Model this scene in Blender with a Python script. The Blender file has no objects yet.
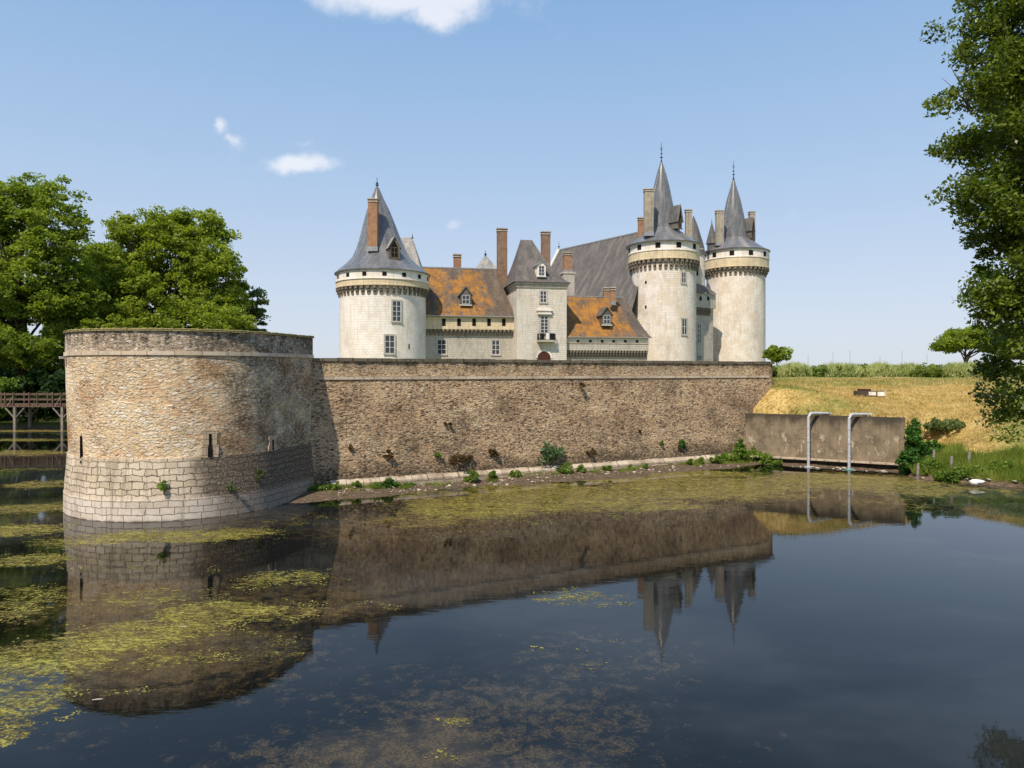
import bpy, math, random
import numpy as np
from mathutils import Vector, Matrix, noise as mn
random.seed(7); rng = np.random.default_rng(7)
S = bpy.context.scene
COL = S.collection
R = math.radians
F, HY, CH = 710.0, 372.0, 5.6        # focal length in pixels, horizon row, eye height above the water

# ------------------------------------------------------------------ helpers
def at(px, py, Y):
    return Vector(((px-512)/F*Y, Y, CH-(py-HY)/F*Y))
def wat(px, py):                      # point of the water surface
    Y = F*CH/(py-HY)
    return Vector(((px-512)/F*Y, Y, 0))
def tag(o, label=None, cat=None, group=None, kind=None):
    if label: o['label'] = label
    if cat: o['category'] = cat
    if group: o['group'] = group
    if kind: o['kind'] = kind
    return o
def thing(name, label, cat, loc=(0, 0, 0), rz=0.0, group=None):
    o = bpy.data.objects.new(name, None); COL.objects.link(o)
    o.location = loc; o.rotation_euler = (0, 0, rz); o.empty_display_size = .3
    return tag(o, label, cat, group)
class MB:
    def __init__(s): s.v = []; s.f = []; s.uv = []; s.M = None
    def P(s, p):
        p = Vector(p)
        s.v.append(s.M @ p if s.M is not None else p); return len(s.v)-1
    def face(s, pts, uv=None):
        s.f.append([s.P(p) for p in pts]); s.uv.append(uv); return s
    def box(s, x0, x1, y0, y1, z0, z1):
        a = [(x0,y0,z0),(x1,y0,z0),(x1,y1,z0),(x0,y1,z0),(x0,y0,z1),(x1,y0,z1),(x1,y1,z1),(x0,y1,z1)]
        for q in ((0,1,5,4),(1,2,6,5),(2,3,7,6),(3,0,4,7),(4,5,6,7),(3,2,1,0)):
            s.face([a[i] for i in q])
        return s
    def slab(s, a, b, th, z0, z1):    # vertical slab between two plan points, thickness th to the left of a->b
        a = Vector((a[0], a[1])); b = Vector((b[0], b[1])); d = (b-a).normalized(); n = Vector((-d.y, d.x))*th
        p = [a, b, b+n, a+n]
        lo = [(q.x, q.y, z0) for q in p]; hi = [(q.x, q.y, z1) for q in p]
        for i in range(4):
            j = (i+1) % 4; s.face([lo[i], lo[j], hi[j], hi[i]])
        s.face(hi); s.face(lo[::-1]); return s
    def lathe(s, prof, n=64, a0=-math.pi, a1=math.pi, c=(0, 0), ax=None, ur=None):
        # angle from -Y towards +X ; ax(z) gives the axis offset
        ref = ur or max(r for r, z in prof)
        for k in range(n):
            t0 = a0+(a1-a0)*k/n; t1 = a0+(a1-a0)*(k+1)/n
            L = 0
            for (r0, z0), (r1, z1) in zip(prof[:-1], prof[1:]):
                dl = math.hypot(r1-r0, z1-z0)
                q = []
                for (r, z, t) in ((r0, z0, t0), (r0, z0, t1), (r1, z1, t1), (r1, z1, t0)):
                    o = ax(z) if ax else (0, 0)
                    q.append((c[0]+o[0]+r*math.sin(t), c[1]+o[1]-r*math.cos(t), z))
                u = [(t0*ref, z0+L*0), (t1*ref, z0), (t1*ref, z0+dl if abs(z1-z0) < dl*.9 else z1), (t0*ref, z0+dl if abs(z1-z0) < dl*.9 else z1)]
                if r1 < 1e-4: s.face(q[:3], u[:3])
                elif r0 < 1e-4: s.face([q[0], q[2], q[3]], [u[0], u[2], u[3]])
                else: s.face(q, u)
                L += dl
        return s
    def tube(s, path, rad, n=8, cap=True):
        path = [Vector(p) for p in path]
        if not hasattr(rad, '__len__'): rad = [rad]*len(path)
        rings = []
        up = Vector((0, 0, 1))
        for i, p in enumerate(path):
            d = (path[min(i+1, len(path)-1)]-path[max(i-1, 0)]).normalized()
            a = d.cross(up if abs(d.z) < .95 else Vector((0, 1, 0))).normalized(); b = d.cross(a).normalized()
            rings.append([s.P(p+(a*math.cos(2*math.pi*k/n)+b*math.sin(2*math.pi*k/n))*rad[i]) for k in range(n)])
        for r0, r1 in zip(rings[:-1], rings[1:]):
            for k in range(n):
                s.f.append([r0[k], r0[(k+1) % n], r1[(k+1) % n], r1[k]]); s.uv.append(None)
        if cap:
            s.f.append(rings[0][:]); s.uv.append(None); s.f.append(rings[-1][::-1]); s.uv.append(None)
        return s
    def build(s, name, mat, parent=None, smooth=False):
        me = bpy.data.meshes.new(name)
        me.from_pydata([tuple(v) for v in s.v], [], s.f)
        uvl = me.uv_layers.new(name='UVMap')
        for p, uv in zip(me.polygons, s.uv):
            if uv is None:
                n = p.normal
                if abs(n.z) > .97: f = lambda c: (c.x, c.y)
                else:
                    t = Vector((-n.y, n.x, 0)).normalized(); w = n.cross(t).normalized()
                    if w.z < 0: w = -w
                    f = lambda c, t=t, w=w: (c.dot(t), c.dot(w))
                for li in p.loop_indices:
                    uvl.data[li].uv = f(me.vertices[me.loops[li].vertex_index].co)
            else:
                for k, li in enumerate(p.loop_indices): uvl.data[li].uv = uv[k]
        if smooth:
            import bmesh
            bm = bmesh.new(); bm.from_mesh(me); bmesh.ops.remove_doubles(bm, verts=bm.verts, dist=1e-4); bm.to_mesh(me); bm.free()
            me.polygons.foreach_set('use_smooth', [True]*len(me.polygons))
            me.set_sharp_from_angle(angle=R(40))
        me.materials.append(mat)
        o = bpy.data.objects.new(name, me); COL.objects.link(o)
        if parent: o.parent = parent
        return o
def inst(o, parent, loc=(0, 0, 0), rz=0.0):
    c = o.copy(); COL.objects.link(c); c.parent = parent; c.location = loc; c.rotation_euler = (0, 0, rz); return c

# ------------------------------------------------------------------ node helper
class NT:
    def __init__(s, name):
        s.m = bpy.data.materials.new(name); s.m.use_nodes = True
        s.t = s.m.node_tree; s.t.nodes.clear()
        s.out = s.t.nodes.new('ShaderNodeOutputMaterial')
    def n(s, typ, ins=None, **kw):
        nd = s.t.nodes.new('ShaderNode'+typ)
        for k, v in kw.items(): setattr(nd, k, v)
        for k, v in (ins or {}).items():
            if isinstance(v, bpy.types.NodeSocket): s.t.links.new(v, nd.inputs[k])
            else: nd.inputs[k].default_value = v
        return nd
    def math(s, op, a, b=0.0, c=None, clamp=False):
        i = {0: a, 1: b}
        if c is not None: i[2] = c
        return s.n('Math', i, operation=op, use_clamp=clamp).outputs[0]
    def vmath(s, op, a, b=(0, 0, 0)):
        return s.n('VectorMath', {0: a, 1: b}, operation=op).outputs[0]
    def mix(s, f, a, b, mode='MIX'):
        nd = s.n('Mix', data_type='RGBA', blend_type=mode)
        for k, v in ((0, f), (6, a), (7, b)):
            if isinstance(v, bpy.types.NodeSocket): s.t.links.new(v, nd.inputs[k])
            else: nd.inputs[k].default_value = v if k == 0 else (*v[:3], 1)
        return nd.outputs[2]
    def ramp(s, f, stops, interp='LINEAR'):
        nd = s.n('ValToRGB', {0: f}); cr = nd.color_ramp; cr.interpolation = interp
        while len(cr.elements) < len(stops): cr.elements.new(.5)
        for e, (p, c) in zip(cr.elements, stops):
            e.position = p; e.color = (*c, 1) if hasattr(c, '__len__') else (c, c, c, 1)
        return nd.outputs[0]
    def sm(s, v, lo, hi):
        nd = s.n('MapRange', {0: v, 1: lo, 2: hi}, interpolation_type='SMOOTHSTEP'); return nd.outputs[0]
    def noise(s, vec, scale, detail=4, rough=.6, out=0):
        return s.n('TexNoise', {'Vector': vec, 'Scale': scale, 'Detail': detail, 'Roughness': rough}).outputs[out]
    def uv(s): return s.n('UVMap').outputs[0]
    def obj(s): return s.n('TexCoord').outputs['Object']
    def pos(s): return s.n('NewGeometry').outputs['Position']
    def sep(s, v): return s.n('SeparateXYZ', {0: v}).outputs
    def scl(s, v, x, y, z=1.0): return s.vmath('MULTIPLY', v, (x, y, z))
    def bsdf(s, col, rough=.9, bump=None, dist=.02, strength=1.0, spec=.2, metal=0.0, normal=None, **kw):
        i = {'Base Color': col if isinstance(col, bpy.types.NodeSocket) else (*col, 1), 'Roughness': rough, 'Metallic': metal, 'Specular IOR Level': spec}
        i.update(kw)
        b = s.n('BsdfPrincipled', i)
        if bump is not None:
            bp = s.n('Bump', {'Height': bump, 'Distance': dist, 'Strength': strength}); s.t.links.new(bp.outputs[0], b.inputs['Normal'])
        s.t.links.new(b.outputs[0], s.out.inputs[0]); return b
def simple(name, col, rough=.8, metal=0.0, spec=.2, var=.25, scale=6.0, bump=0.0):
    N = NT(name); p = N.obj(); f = N.noise(p, scale, 5)
    c = N.mix(N.sm(f, .3, .7), [x*(1-var) for x in col], [min(1, x*(1+var)) for x in col])
    N.bsdf(c, rough, bump=f if bump else None, dist=bump or .01, spec=spec, metal=metal); return N.m

def rubble(name, cols, mortar, sw=.3, sh=.16, mort=.1, stain=.5, stain_shade_col=(.05, .045, .035), topdark=None, bump=.05, warm=None, speck=0.0, side=None, share=.5, pit=(6.0, 2.4), blot=0.0, rnd_=.9, damp=0.0):
    N = NT(name); uv = N.uv(); P = N.pos()
    dist = N.vmath('SCALE', N.vmath('SUBTRACT', N.noise(uv, 2.2, 4, .65, 1), (.5, .5, .5)))
    dist.node.inputs['Scale'].default_value = .16
    wuv = N.vmath('ADD', uv, dist)
    def cells(sw, sh, off):
        c = N.vmath('ADD', N.scl(wuv, 1/sw, 1/sh, 0), (off, off*.7, 0))
        vo = N.n('TexVoronoi', {'Vector': c, 'Scale': 1.0, 'Randomness': rnd_}, voronoi_dimensions='2D')
        ve = N.n('TexVoronoi', {'Vector': c, 'Scale': 1.0, 'Randomness': rnd_}, voronoi_dimensions='2D', feature='DISTANCE_TO_EDGE')
        sc = N.n('SeparateColor', {0: vo.outputs['Color']}).outputs
        return sc[0], sc[1], ve.outputs['Distance']
    k = len(cols); fine = N.noise(uv, 24, 6, .72); mid = N.noise(N.scl(uv, 1, 1.6), 7, 4, .65); low = N.noise(uv, .7, 5, .6)
    mc = N.mix(N.sm(low, .35, .65), mortar, [x*.78 for x in mortar])
    mc = N.mix(.7, mc, N.ramp(mid, [(.28, .22), (.5, .5), (.72, .82)]), 'OVERLAY')
    col = mc; hs = None
    for q, (a, b, off, sh_) in enumerate(((sw, sh, 0.0, share), (sw*.55, sh*.6, 13.7, share*.75))):
        r1, r2, ed = cells(a, b, off)
        stone = N.ramp(r1, [(n_/k, c_) for n_, c_ in enumerate(cols)], 'CONSTANT')
        edge = N.math('ADD', ed, N.math('MULTIPLY', N.math('SUBTRACT', N.noise(uv, 16, 3), .5), .35))
        m = N.sm(edge, mort*.3, mort*2.2)
        th = 1-sh_
        m = N.math('MULTIPLY', m, N.sm(N.math('ADD', r2, N.math('MULTIPLY', N.math('SUBTRACT', N.noise(uv, .8, 3), .5), 1.1)), th-.04, th+.1))
        col = N.mix(m, col, stone); hs = m if hs is None else N.math('MAXIMUM', hs, m)
    col = N.mix(.6, col, N.ramp(fine, [(.25, .25), (.75, .9)]), 'OVERLAY')
    if warm: col = N.mix(N.math('MULTIPLY', N.sm(N.noise(uv, .55, 5), .5, .66), .6), col, warm)
    if speck:
        sp = N.sm(N.math('ADD', N.noise(N.scl(wuv, pit[0]/6, pit[1]), 6.0, 4, .7), N.math('MULTIPLY', N.math('SUBTRACT', low, .5), .25)), .575, .65)
        col = N.mix(N.math('MULTIPLY', sp, speck), col, (.055, .040, .028))
    if blot:
        bl = N.math('MULTIPLY', N.sm(N.noise(uv, 1.7, 6, .7), .58, .70), blot); col = N.mix(bl, col, (.09, .07, .05))
    lf = N.noise(N.scl(uv, .6, 1), .45, 5, .6); col = N.mix(.8, col, N.ramp(lf, [(.35, .34), (.5, .5), (.65, .62)]), 'OVERLAY')
    big = N.noise(P, .35, 5, .62)
    st = N.math('MULTIPLY', N.sm(big, .48, .68), stain)
    if topdark:
        z = N.sep(P)[2]
        stre = N.noise(N.scl(uv, 1.8, .30), 1.6, 6, .7)
        t = N.math('MULTIPLY', N.sm(z, topdark[0], topdark[1]), N.sm(stre, .40, .60))
        st = N.math('MAXIMUM', st, N.math('MULTIPLY', t, topdark[2]))
    if damp: st = N.math('MAXIMUM', st, N.math('MULTIPLY', N.sm(N.math('ADD', N.sep(P)[2], N.math('MULTIPLY', N.noise(uv, .6, 5, .65), 2.4)), damp+1.5, damp+.6), .8))
    if side:    # weathered stain on the tower flank, deepened to paint in shade
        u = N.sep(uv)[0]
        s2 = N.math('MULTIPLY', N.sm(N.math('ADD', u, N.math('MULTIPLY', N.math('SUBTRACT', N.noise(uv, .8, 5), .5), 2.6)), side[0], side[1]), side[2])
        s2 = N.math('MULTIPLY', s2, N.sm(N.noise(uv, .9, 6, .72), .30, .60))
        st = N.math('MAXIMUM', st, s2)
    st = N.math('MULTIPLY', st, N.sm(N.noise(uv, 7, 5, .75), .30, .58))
    col = N.mix(st, col, stain_shade_col)
    h = N.math('ADD', N.math('MULTIPLY', hs, .7), N.math('MULTIPLY', fine, .5))
    h = N.math('ADD', h, N.math('MULTIPLY', mid, 1.6))
    N.bsdf(col, .93, bump=h, dist=bump, strength=1.0, spec=.12); return N.m

def ashlar(name, c1, c2, mortar, bw=.55, rh=.24, ms=.02, stain=.5, stain_shade_col=(.1, .09, .07), bump=.03, wob=.03, yellow=None, low=None, side=None, jz=None):
    N = NT(name); uv = N.uv(); P = N.pos()
    d = N.vmath('SCALE', N.vmath('SUBTRACT', N.noise(uv, 2.5, 3, .6, 1), (.5, .5, .5))); d.node.inputs['Scale'].default_value = wob*2
    v = N.vmath('ADD', uv, d)
    b = N.n('TexBrick', {'Vector': v, 'Color1': (0, 0, 0, 1), 'Color2': (1, 1, 1, 1), 'Mortar': (.5, .5, .5, 1), 'Scale': 1.0, 'Mortar Size': ms, 'Mortar Smooth': .4, 'Bias': 0.0, 'Brick Width': bw, 'Row Height': rh}, offset=.41, offset_frequency=2, squash=1.35, squash_frequency=3)
    rnd = b.outputs[0]
    fine = N.noise(uv, 12, 6, .7)
    col = N.mix(rnd, c1, c2)
    col = N.mix(.35, col, N.ramp(fine, [(.3, .3), (.7, .8)]), 'OVERLAY')
    col = N.mix(N.sm(N.noise(uv, .7, 5), .4, .7), col, N.mix(.5, col, c1))
    if jz:
        zz = N.math('ADD', N.sep(P)[2], N.math('MULTIPLY', N.math('SUBTRACT', N.noise(uv, 1.1, 4), .5), .9))
        jm = N.math('MULTIPLY', N.math('MULTIPLY', N.sm(zz, jz[0]-.12, jz[0]+.12), N.sm(zz, jz[1]+.12, jz[1]-.12)), N.sm(N.noise(uv, 1.6, 4), .36, .52))
        mortar = N.mix(jm, [x*.62 for x in c2], mortar)
    col = N.mix(b.outputs['Fac'], col, mortar)
    if yellow: col = N.mix(N.math('MULTIPLY', N.sm(N.noise(uv, .45, 4), .42, .62), yellow[3]), col, yellow[:3])
    st = N.math('MULTIPLY', N.sm(N.noise(N.scl(P, 1, 1, .55), .45, 6, .68), .47, .72), stain)
    stre = N.math('MULTIPLY', N.sm(N.noise(N.scl(uv, 2.6, .13), 1.2, 6, .68), .50, .68), stain*.8)
    st = N.math('MAXIMUM', st, stre)
    if low: st = N.math('MAXIMUM', st, N.math('MULTIPLY', N.sm(N.math('ADD', N.sep(P)[2], N.math('MULTIPLY', N.noise(uv, 2, 4), .3)), low[1], low[0]), low[2]))
    if side:  # flank stain, darkened further so the colour carries shade too
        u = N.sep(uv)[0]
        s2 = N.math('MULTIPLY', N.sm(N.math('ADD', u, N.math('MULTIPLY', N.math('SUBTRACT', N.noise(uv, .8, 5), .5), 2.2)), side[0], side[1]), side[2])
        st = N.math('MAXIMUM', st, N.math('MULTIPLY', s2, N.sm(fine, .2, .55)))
    col = N.mix(st, col, stain_shade_col)
    h = N.math('ADD', N.math('MULTIPLY', b.outputs['Fac'], -1.0), N.math('MULTIPLY', fine, .7))
    N.bsdf(col, .92, bump=h, dist=bump, spec=.12); return N.m

def slate(name, base, lich=0.0, ur=None, rough=.5):
    N = NT(name); uv = N.uv(); P = N.pos()
    b = N.n('TexBrick', {'Vector': uv, 'Color1': (0, 0, 0, 1), 'Color2': (1, 1, 1, 1), 'Mortar': (.2, .2, .2, 1), 'Scale': 1.0, 'Mortar Size': .02, 'Brick Width': .28, 'Row Height': .2}, offset=.5)
    col = N.mix(b.outputs[0], [x*.75 for x in base], [x*1.3 for x in base])
    n1 = N.noise(N.scl(uv, 1.2, .3), 1.0, 6, .65)
    col = N.mix(N.math('MULTIPLY', N.sm(n1, .42, .68), .6), col, [min(1, x*2.1*k_) for x, k_ in zip(base, (1.05, .98, .9))])
    if lich:
        ob = N.obj(); lv = N.scl(ob, 1, 0, 1.3); a = N.noise(lv, .42, 6, .62); d = N.noise(lv, 2.4, 6, .75)
        f = N.math('ADD', a, N.math('MULTIPLY', N.math('SUBTRACT', d, .5), .5))
        u = N.sep(ob)[0]
        m = N.sm(f, .45-.10*lich, .56-.04*lich)
        if ur: m = N.math('MULTIPLY', m, N.sm(N.math('ADD', u, N.math('MULTIPLY', N.sep(ob)[2], ur[2])), ur[1], ur[0]))
        lc = N.ramp(N.math('ADD', N.math('MULTIPLY', N.noise(lv, .55, 6, .7), .55), N.math('MULTIPLY', N.noise(N.scl(ob, 2.2, 0, .7), 1.6, 6, .75), .45)), [(.34, (.12, .085, .055)), (.45, (.20, .11, .045)), (.52, (.38, .165, .03)), (.60, (.42, .21, .035)), (.70, (.20, .14, .06))])
        col = N.mix(N.math('MULTIPLY', m, .93), col, lc)
    h = N.math('ADD', b.outputs['Fac'], N.math('MULTIPLY', b.outputs[0], -.5))
    N.bsdf(col, rough, bump=h, dist=-.012, spec=.55 if rough < .4 else .3); return N.m

def brick(name, c1, c2):
    N = NT(name); uv = N.uv()
    b = N.n('TexBrick', {'Vector': uv, 'Color1': (*c1, 1), 'Color2': (*c2, 1), 'Mortar': (.36, .28, .2, 1), 'Scale': 1.0, 'Mortar Size': .012, 'Brick Width': .24, 'Row Height': .08}, offset=.5)
    col = N.mix(N.math('MULTIPLY', N.sm(N.noise(uv, 1.2, 5), .45, .7), .5), b.outputs[0], (.10, .06, .045))
    N.bsdf(col, .9, bump=b.outputs['Fac'], dist=-.01, spec=.1); return N.m

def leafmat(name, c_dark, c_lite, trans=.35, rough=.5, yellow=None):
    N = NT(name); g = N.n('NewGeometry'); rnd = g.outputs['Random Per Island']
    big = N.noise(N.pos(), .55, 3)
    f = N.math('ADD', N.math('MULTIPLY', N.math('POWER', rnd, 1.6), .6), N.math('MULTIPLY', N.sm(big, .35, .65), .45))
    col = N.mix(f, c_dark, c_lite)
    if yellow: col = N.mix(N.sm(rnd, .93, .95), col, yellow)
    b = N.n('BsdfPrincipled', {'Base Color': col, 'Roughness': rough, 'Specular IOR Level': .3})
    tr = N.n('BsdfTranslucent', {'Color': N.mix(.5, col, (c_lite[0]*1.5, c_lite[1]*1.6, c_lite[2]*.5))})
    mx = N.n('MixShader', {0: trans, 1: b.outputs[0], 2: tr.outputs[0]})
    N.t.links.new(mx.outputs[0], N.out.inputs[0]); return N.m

M = {}
M['bast'] = rubble('bastion_rubble', [(.80,.65,.47), (.72,.55,.38), (.86,.75,.59), (.56,.41,.27), (.82,.66,.47), (.66,.51,.36), (.88,.80,.67)], (.84,.60,.37), .28, .11, .10, .3, warm=(.56,.33,.14), side=(2.2, 3.5, .85), stain_shade_col=(.085,.068,.048), bump=.04, topdark=(5.0, 6.3, .5), speck=.8, share=.5, pit=(5.0, 2.2))
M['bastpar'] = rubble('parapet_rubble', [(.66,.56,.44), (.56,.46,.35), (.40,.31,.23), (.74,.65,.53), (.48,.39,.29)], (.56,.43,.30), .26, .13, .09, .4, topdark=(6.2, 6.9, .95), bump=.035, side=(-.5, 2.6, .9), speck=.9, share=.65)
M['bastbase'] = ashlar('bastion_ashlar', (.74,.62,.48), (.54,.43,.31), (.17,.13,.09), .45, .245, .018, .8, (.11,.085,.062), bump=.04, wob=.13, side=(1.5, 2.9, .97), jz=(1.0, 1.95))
M['slitstone'] = ashlar('slit_quoins', (.58,.44,.30), (.46,.35,.24), (.2,.15,.11), .3, .3, .01, .6, (.25,.2,.15), bump=.02)
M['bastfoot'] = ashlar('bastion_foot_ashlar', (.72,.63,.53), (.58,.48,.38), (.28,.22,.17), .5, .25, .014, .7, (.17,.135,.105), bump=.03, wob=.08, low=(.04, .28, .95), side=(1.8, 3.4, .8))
M['wall'] = rubble('rampart_rubble', [(.46,.32,.20), (.28,.19,.13), (.60,.46,.31), (.18,.13,.095), (.50,.35,.21), (.34,.24,.17), (.66,.54,.39), (.10,.07,.05)], (.57,.40,.245), .22, .095, .10, .6, speck=.9, bump=.04, topdark=(4.4, 6.4, .4), share=.62, pit=(7.5, 1.9), blot=.8, rnd_=.7, damp=1.3)
M['wallpar'] = rubble('rampart_parapet_rubble', [(.52,.39,.27), (.40,.29,.20), (.62,.49,.36), (.22,.16,.115), (.54,.41,.27)], (.56,.40,.24), .20, .10, .10, .4, speck=.95, bump=.035, topdark=(5.4, 6.1, .9), share=.65, pit=(7.0, 1.8))
M['string'] = ashlar('string_stone', (.66,.55,.42), (.50,.39,.28), (.2,.15,.1), .95, .6, .012, .8, (.22,.17,.12), bump=.02, wob=.02)
M['plinth'] = ashlar('plinth_stone', (.60,.50,.39), (.44,.35,.26), (.2,.15,.11), .8, .3, .015, 1.0, (.17,.125,.085), bump=.06, wob=.12, low=(.1, .45, .9))
M['coping'] = ashlar('coping_stone', (.20,.17,.12), (.13,.11,.085), (.04,.035,.03), .7, .6, .02, .5, (.05,.045,.03), bump=.05, wob=.04)
M['mosscoping'] = ashlar('mossy_coping', (.34,.29,.13), (.25,.21,.09), (.1,.09,.04), .7, .6, .015, .35, (.08,.07,.04), bump=.05, wob=.04)
M['lime'] = ashlar('tower_limestone', (.86,.78,.705), (.75,.67,.59), (.54,.48,.41), .6, .3, .012, .65, (.43,.38,.32), bump=.018, wob=.012, yellow=(.66,.54,.40,.6))
M['limew'] = ashlar('tower_render', (.90,.83,.77), (.84,.77,.705), (.64,.58,.51), .6, .3, .010, .6, (.50,.45,.39), bump=.015, wob=.012, yellow=(.70,.60,.48,.5))
M['limey'] = ashlar('yellow_limestone', (.74,.61,.41), (.62,.50,.34), (.44,.36,.25), .5, .28, .01, .7, (.36,.30,.23), bump=.012, wob=.01)
M['limeg'] = ashlar('grey_limestone', (.54,.49,.43), (.45,.41,.36), (.31,.28,.24), .55, .28, .012, .75, (.26,.23,.19), bump=.015, wob=.01)
M['limeg2'] = ashlar('pavilion_limestone_shaded', (.72,.66,.59), (.62,.57,.505), (.42,.385,.34), .55, .28, .012, .7, (.36,.32,.28), bump=.015, wob=.01, yellow=(.62,.52,.40,.4))  # greyed stone colour stands in for grazing shade on the pavilion front
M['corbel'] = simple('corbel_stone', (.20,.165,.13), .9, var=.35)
M['slate'] = slate('slate', (.10,.097,.095))
M['limed'] = ashlar('weathered_chimney_stone', (.46,.40,.32), (.36,.31,.25), (.2,.17,.13), .4, .22, .01, .8, (.15,.13,.11), bump=.02, wob=.02)
M['slatecone'] = slate('slate_cone', (.135,.137,.145), rough=.26)
M['slateb'] = slate('brown_slate', (.115,.103,.095), rough=.55)
M['lead'] = simple('lead_flashing', (.30,.30,.31), .5, .3, .5)
M['lich1'] = slate('lichen_slate_left', (.11,.085,.065), 0.35, (12.0, 12.9, .286), .8)
M['lich2'] = slate('lichen_slate_right', (.10,.08,.065), 1.4, (10.5, 11.2, .18), .8)
M['pale_slate'] = slate('pale_slate', (.27,.26,.25), rough=.6)
M['brick'] = brick('chimney_brick', (.36,.15,.075), (.46,.22,.12))
M['brickd'] = brick('dark_chimney_brick', (.20,.10,.07), (.28,.15,.105))
M['white'] = simple('white_paint', (.62,.61,.58), .6, var=.08)
M['glass'] = simple('window_glass', (.035,.04,.05), .08, spec=.6, var=.3)
M['dark'] = simple('dark_opening', (.012,.010,.009), .95)
M['door'] = simple('oak_door', (.075,.028,.02), .7, var=.4, scale=12)
M['iron'] = simple('black_iron', (.02,.02,.02), .5, .5)
M['cloth'] = simple('white_cloth', (.75,.73,.70), .9, var=.1)
M['wood'] = simple('weathered_timber', (.13,.085,.06), .85, var=.4, scale=5, bump=.01)
M['woodp'] = simple('grey_timber', (.24,.205,.175), .85, var=.35, scale=5, bump=.01)
M['galv'] = simple('galvanised_steel', (.58,.59,.61), .45, .3, .5, var=.2, scale=9)
M['teal'] = simple('teal_paint', (.16,.36,.36), .6)
M['bark'] = simple('bark', (.085,.065,.05), .95, var=.5, scale=4, bump=.05)
M['barkl'] = simple('twig_bark', (.16,.12,.09), .95, var=.4, scale=8)
M['rock'] = simple('pale_stone', (.55,.47,.39), .9, var=.35, scale=9, bump=.02)
M['feather'] = simple('white_feathers', (.80,.79,.76), .8, var=.05)
M['featherd'] = simple('black_feathers', (.02,.018,.018), .6)
M['beak'] = simple('orange_beak', (.6,.25,.04), .5)
M['leafA'] = leafmat('cypress_leaf', (.055,.10,.010), (.40,.47,.06), .45)
M['leafB'] = leafmat('tall_tree_leaf', (.045,.09,.010), (.35,.43,.055), .45)
M['leafC'] = leafmat('olive_leaf', (.08,.12,.04), (.20,.25,.08), .35)
M['leafN'] = leafmat('near_oak_leaf', (.018,.040,.005), (.22,.29,.035), .30, .35, yellow=(.22,.24,.03))
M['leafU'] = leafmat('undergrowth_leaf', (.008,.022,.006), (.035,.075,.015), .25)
M['leafG'] = leafmat('bright_weed_leaf', (.075,.14,.018), (.24,.34,.05), .35)
M['leafI'] = leafmat('ivy_leaf', (.02,.07,.012), (.10,.22,.03), .25)
M['leafW'] = leafmat('blue_green_leaf', (.05,.10,.045), (.15,.24,.11), .3)
M['leafD'] = leafmat('fern_leaf', (.045,.03,.012), (.16,.10,.03), .25)
M['leafP'] = leafmat('pale_reed_leaf', (.30,.34,.12), (.66,.66,.34), .4)
M['leafH'] = leafmat('hedge_leaf', (.08,.14,.02), (.30,.36,.08), .4)
M['straw'] = leafmat('straw_blade', (.32,.22,.07), (.76,.56,.24), .3)
M['grassg'] = leafmat('green_blade', (.10,.16,.02), (.34,.38,.07), .35)

# concrete
N = NT('old_concrete'); uv = N.uv(); z = N.sep(N.pos())[2]
c = N.mix(N.noise(N.scl(uv, 1, .5), 2.0, 7, .75), (.26,.19,.13), (.60,.46,.32))
stk = N.noise(N.scl(uv, 4.5, .22), 1.5, 6, .72)
c = N.mix(N.math('MULTIPLY', N.sm(stk, .50, .66), .4), c, (.12,.095,.075)); c = N.mix(N.math('MULTIPLY', N.sm(N.noise(uv, 1.0, 7, .72), .45, .62), .6), c, (.17,.13,.095))
c = N.mix(N.math('MULTIPLY', N.sm(N.math('ADD', z, N.math('MULTIPLY', N.noise(N.scl(uv, 1.2, .4), 1.3, 6, .7), 1.8)), 3.1, 3.9), .85), c, (.075,.06,.05))
wash = N.math('MULTIPLY', N.sm(N.noise(N.scl(uv, 1.6, .7), 1.3, 5, .75), .565, .60), N.math('MULTIPLY', N.sm(z, 2.1, 1.7), N.sm(z, .6, .9)))
c = N.mix(1.0, c, (.62,.64,.62), 'MULTIPLY')
c = N.mix(N.math('MULTIPLY', wash, .75), c, (.52,.44,.33))
N.bsdf(c, .9, bump=N.noise(uv, 9, 6, .75), dist=.03); M['conc'] = N.m

# ground
N = NT('ground_cover'); P = N.pos(); x, y, z = N.sep(P)
a = N.noise(N.scl(P, 1, 2.2, 1), .5, 6, .7); bb = N.noise(N.scl(P, 1, 3, 1), 3.5, 6, .75)
straw = N.ramp(N.math('ADD', N.math('MULTIPLY', a, .5), N.math('MULTIPLY', bb, .5)), [(.36, (.20,.15,.05)), (.45, (.42,.30,.10)), (.54, (.64,.46,.18)), (.66, (.78,.60,.28))])
green = N.ramp(bb, [(.35, (.09,.12,.025)), (.6, (.26,.27,.07))])
gm = N.sm(N.math('ADD', N.noise(P, .12, 4), N.math('MULTIPLY', N.sm(z, 4.2, 4.9), .22)), .52, .66)
gm = N.math('MAXIMUM', gm, N.math('MULTIPLY', N.sm(N.math('ADD', z, N.math('MULTIPLY', a, 1.2)), 2.2, 1.2), .9))
gm = N.math('MAXIMUM', gm, N.math('MULTIPLY', N.sm(N.math('ADD', x, N.math('MULTIPLY', y, -.62)), 1.0, 4.0), .8))
c = N.mix(gm, straw, green)
c = N.mix(N.sm(x, -15, -25), c, N.mix(bb, (.04,.055,.015), (.17,.20,.05)))
mud = N.ramp(N.noise(P, 6, 6, .75), [(.3, (.07,.05,.035)), (.55, (.17,.125,.085)), (.7, (.36,.28,.2))])
c = N.mix(N.sm(N.math('ADD', z, N.math('MULTIPLY', bb, .3)), .52, .34), c, mud)
N.bsdf(c, .95, bump=N.math('ADD', bb, N.math('MULTIPLY', a, .7)), dist=.12, spec=.05); M['ground'] = N.m

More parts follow.
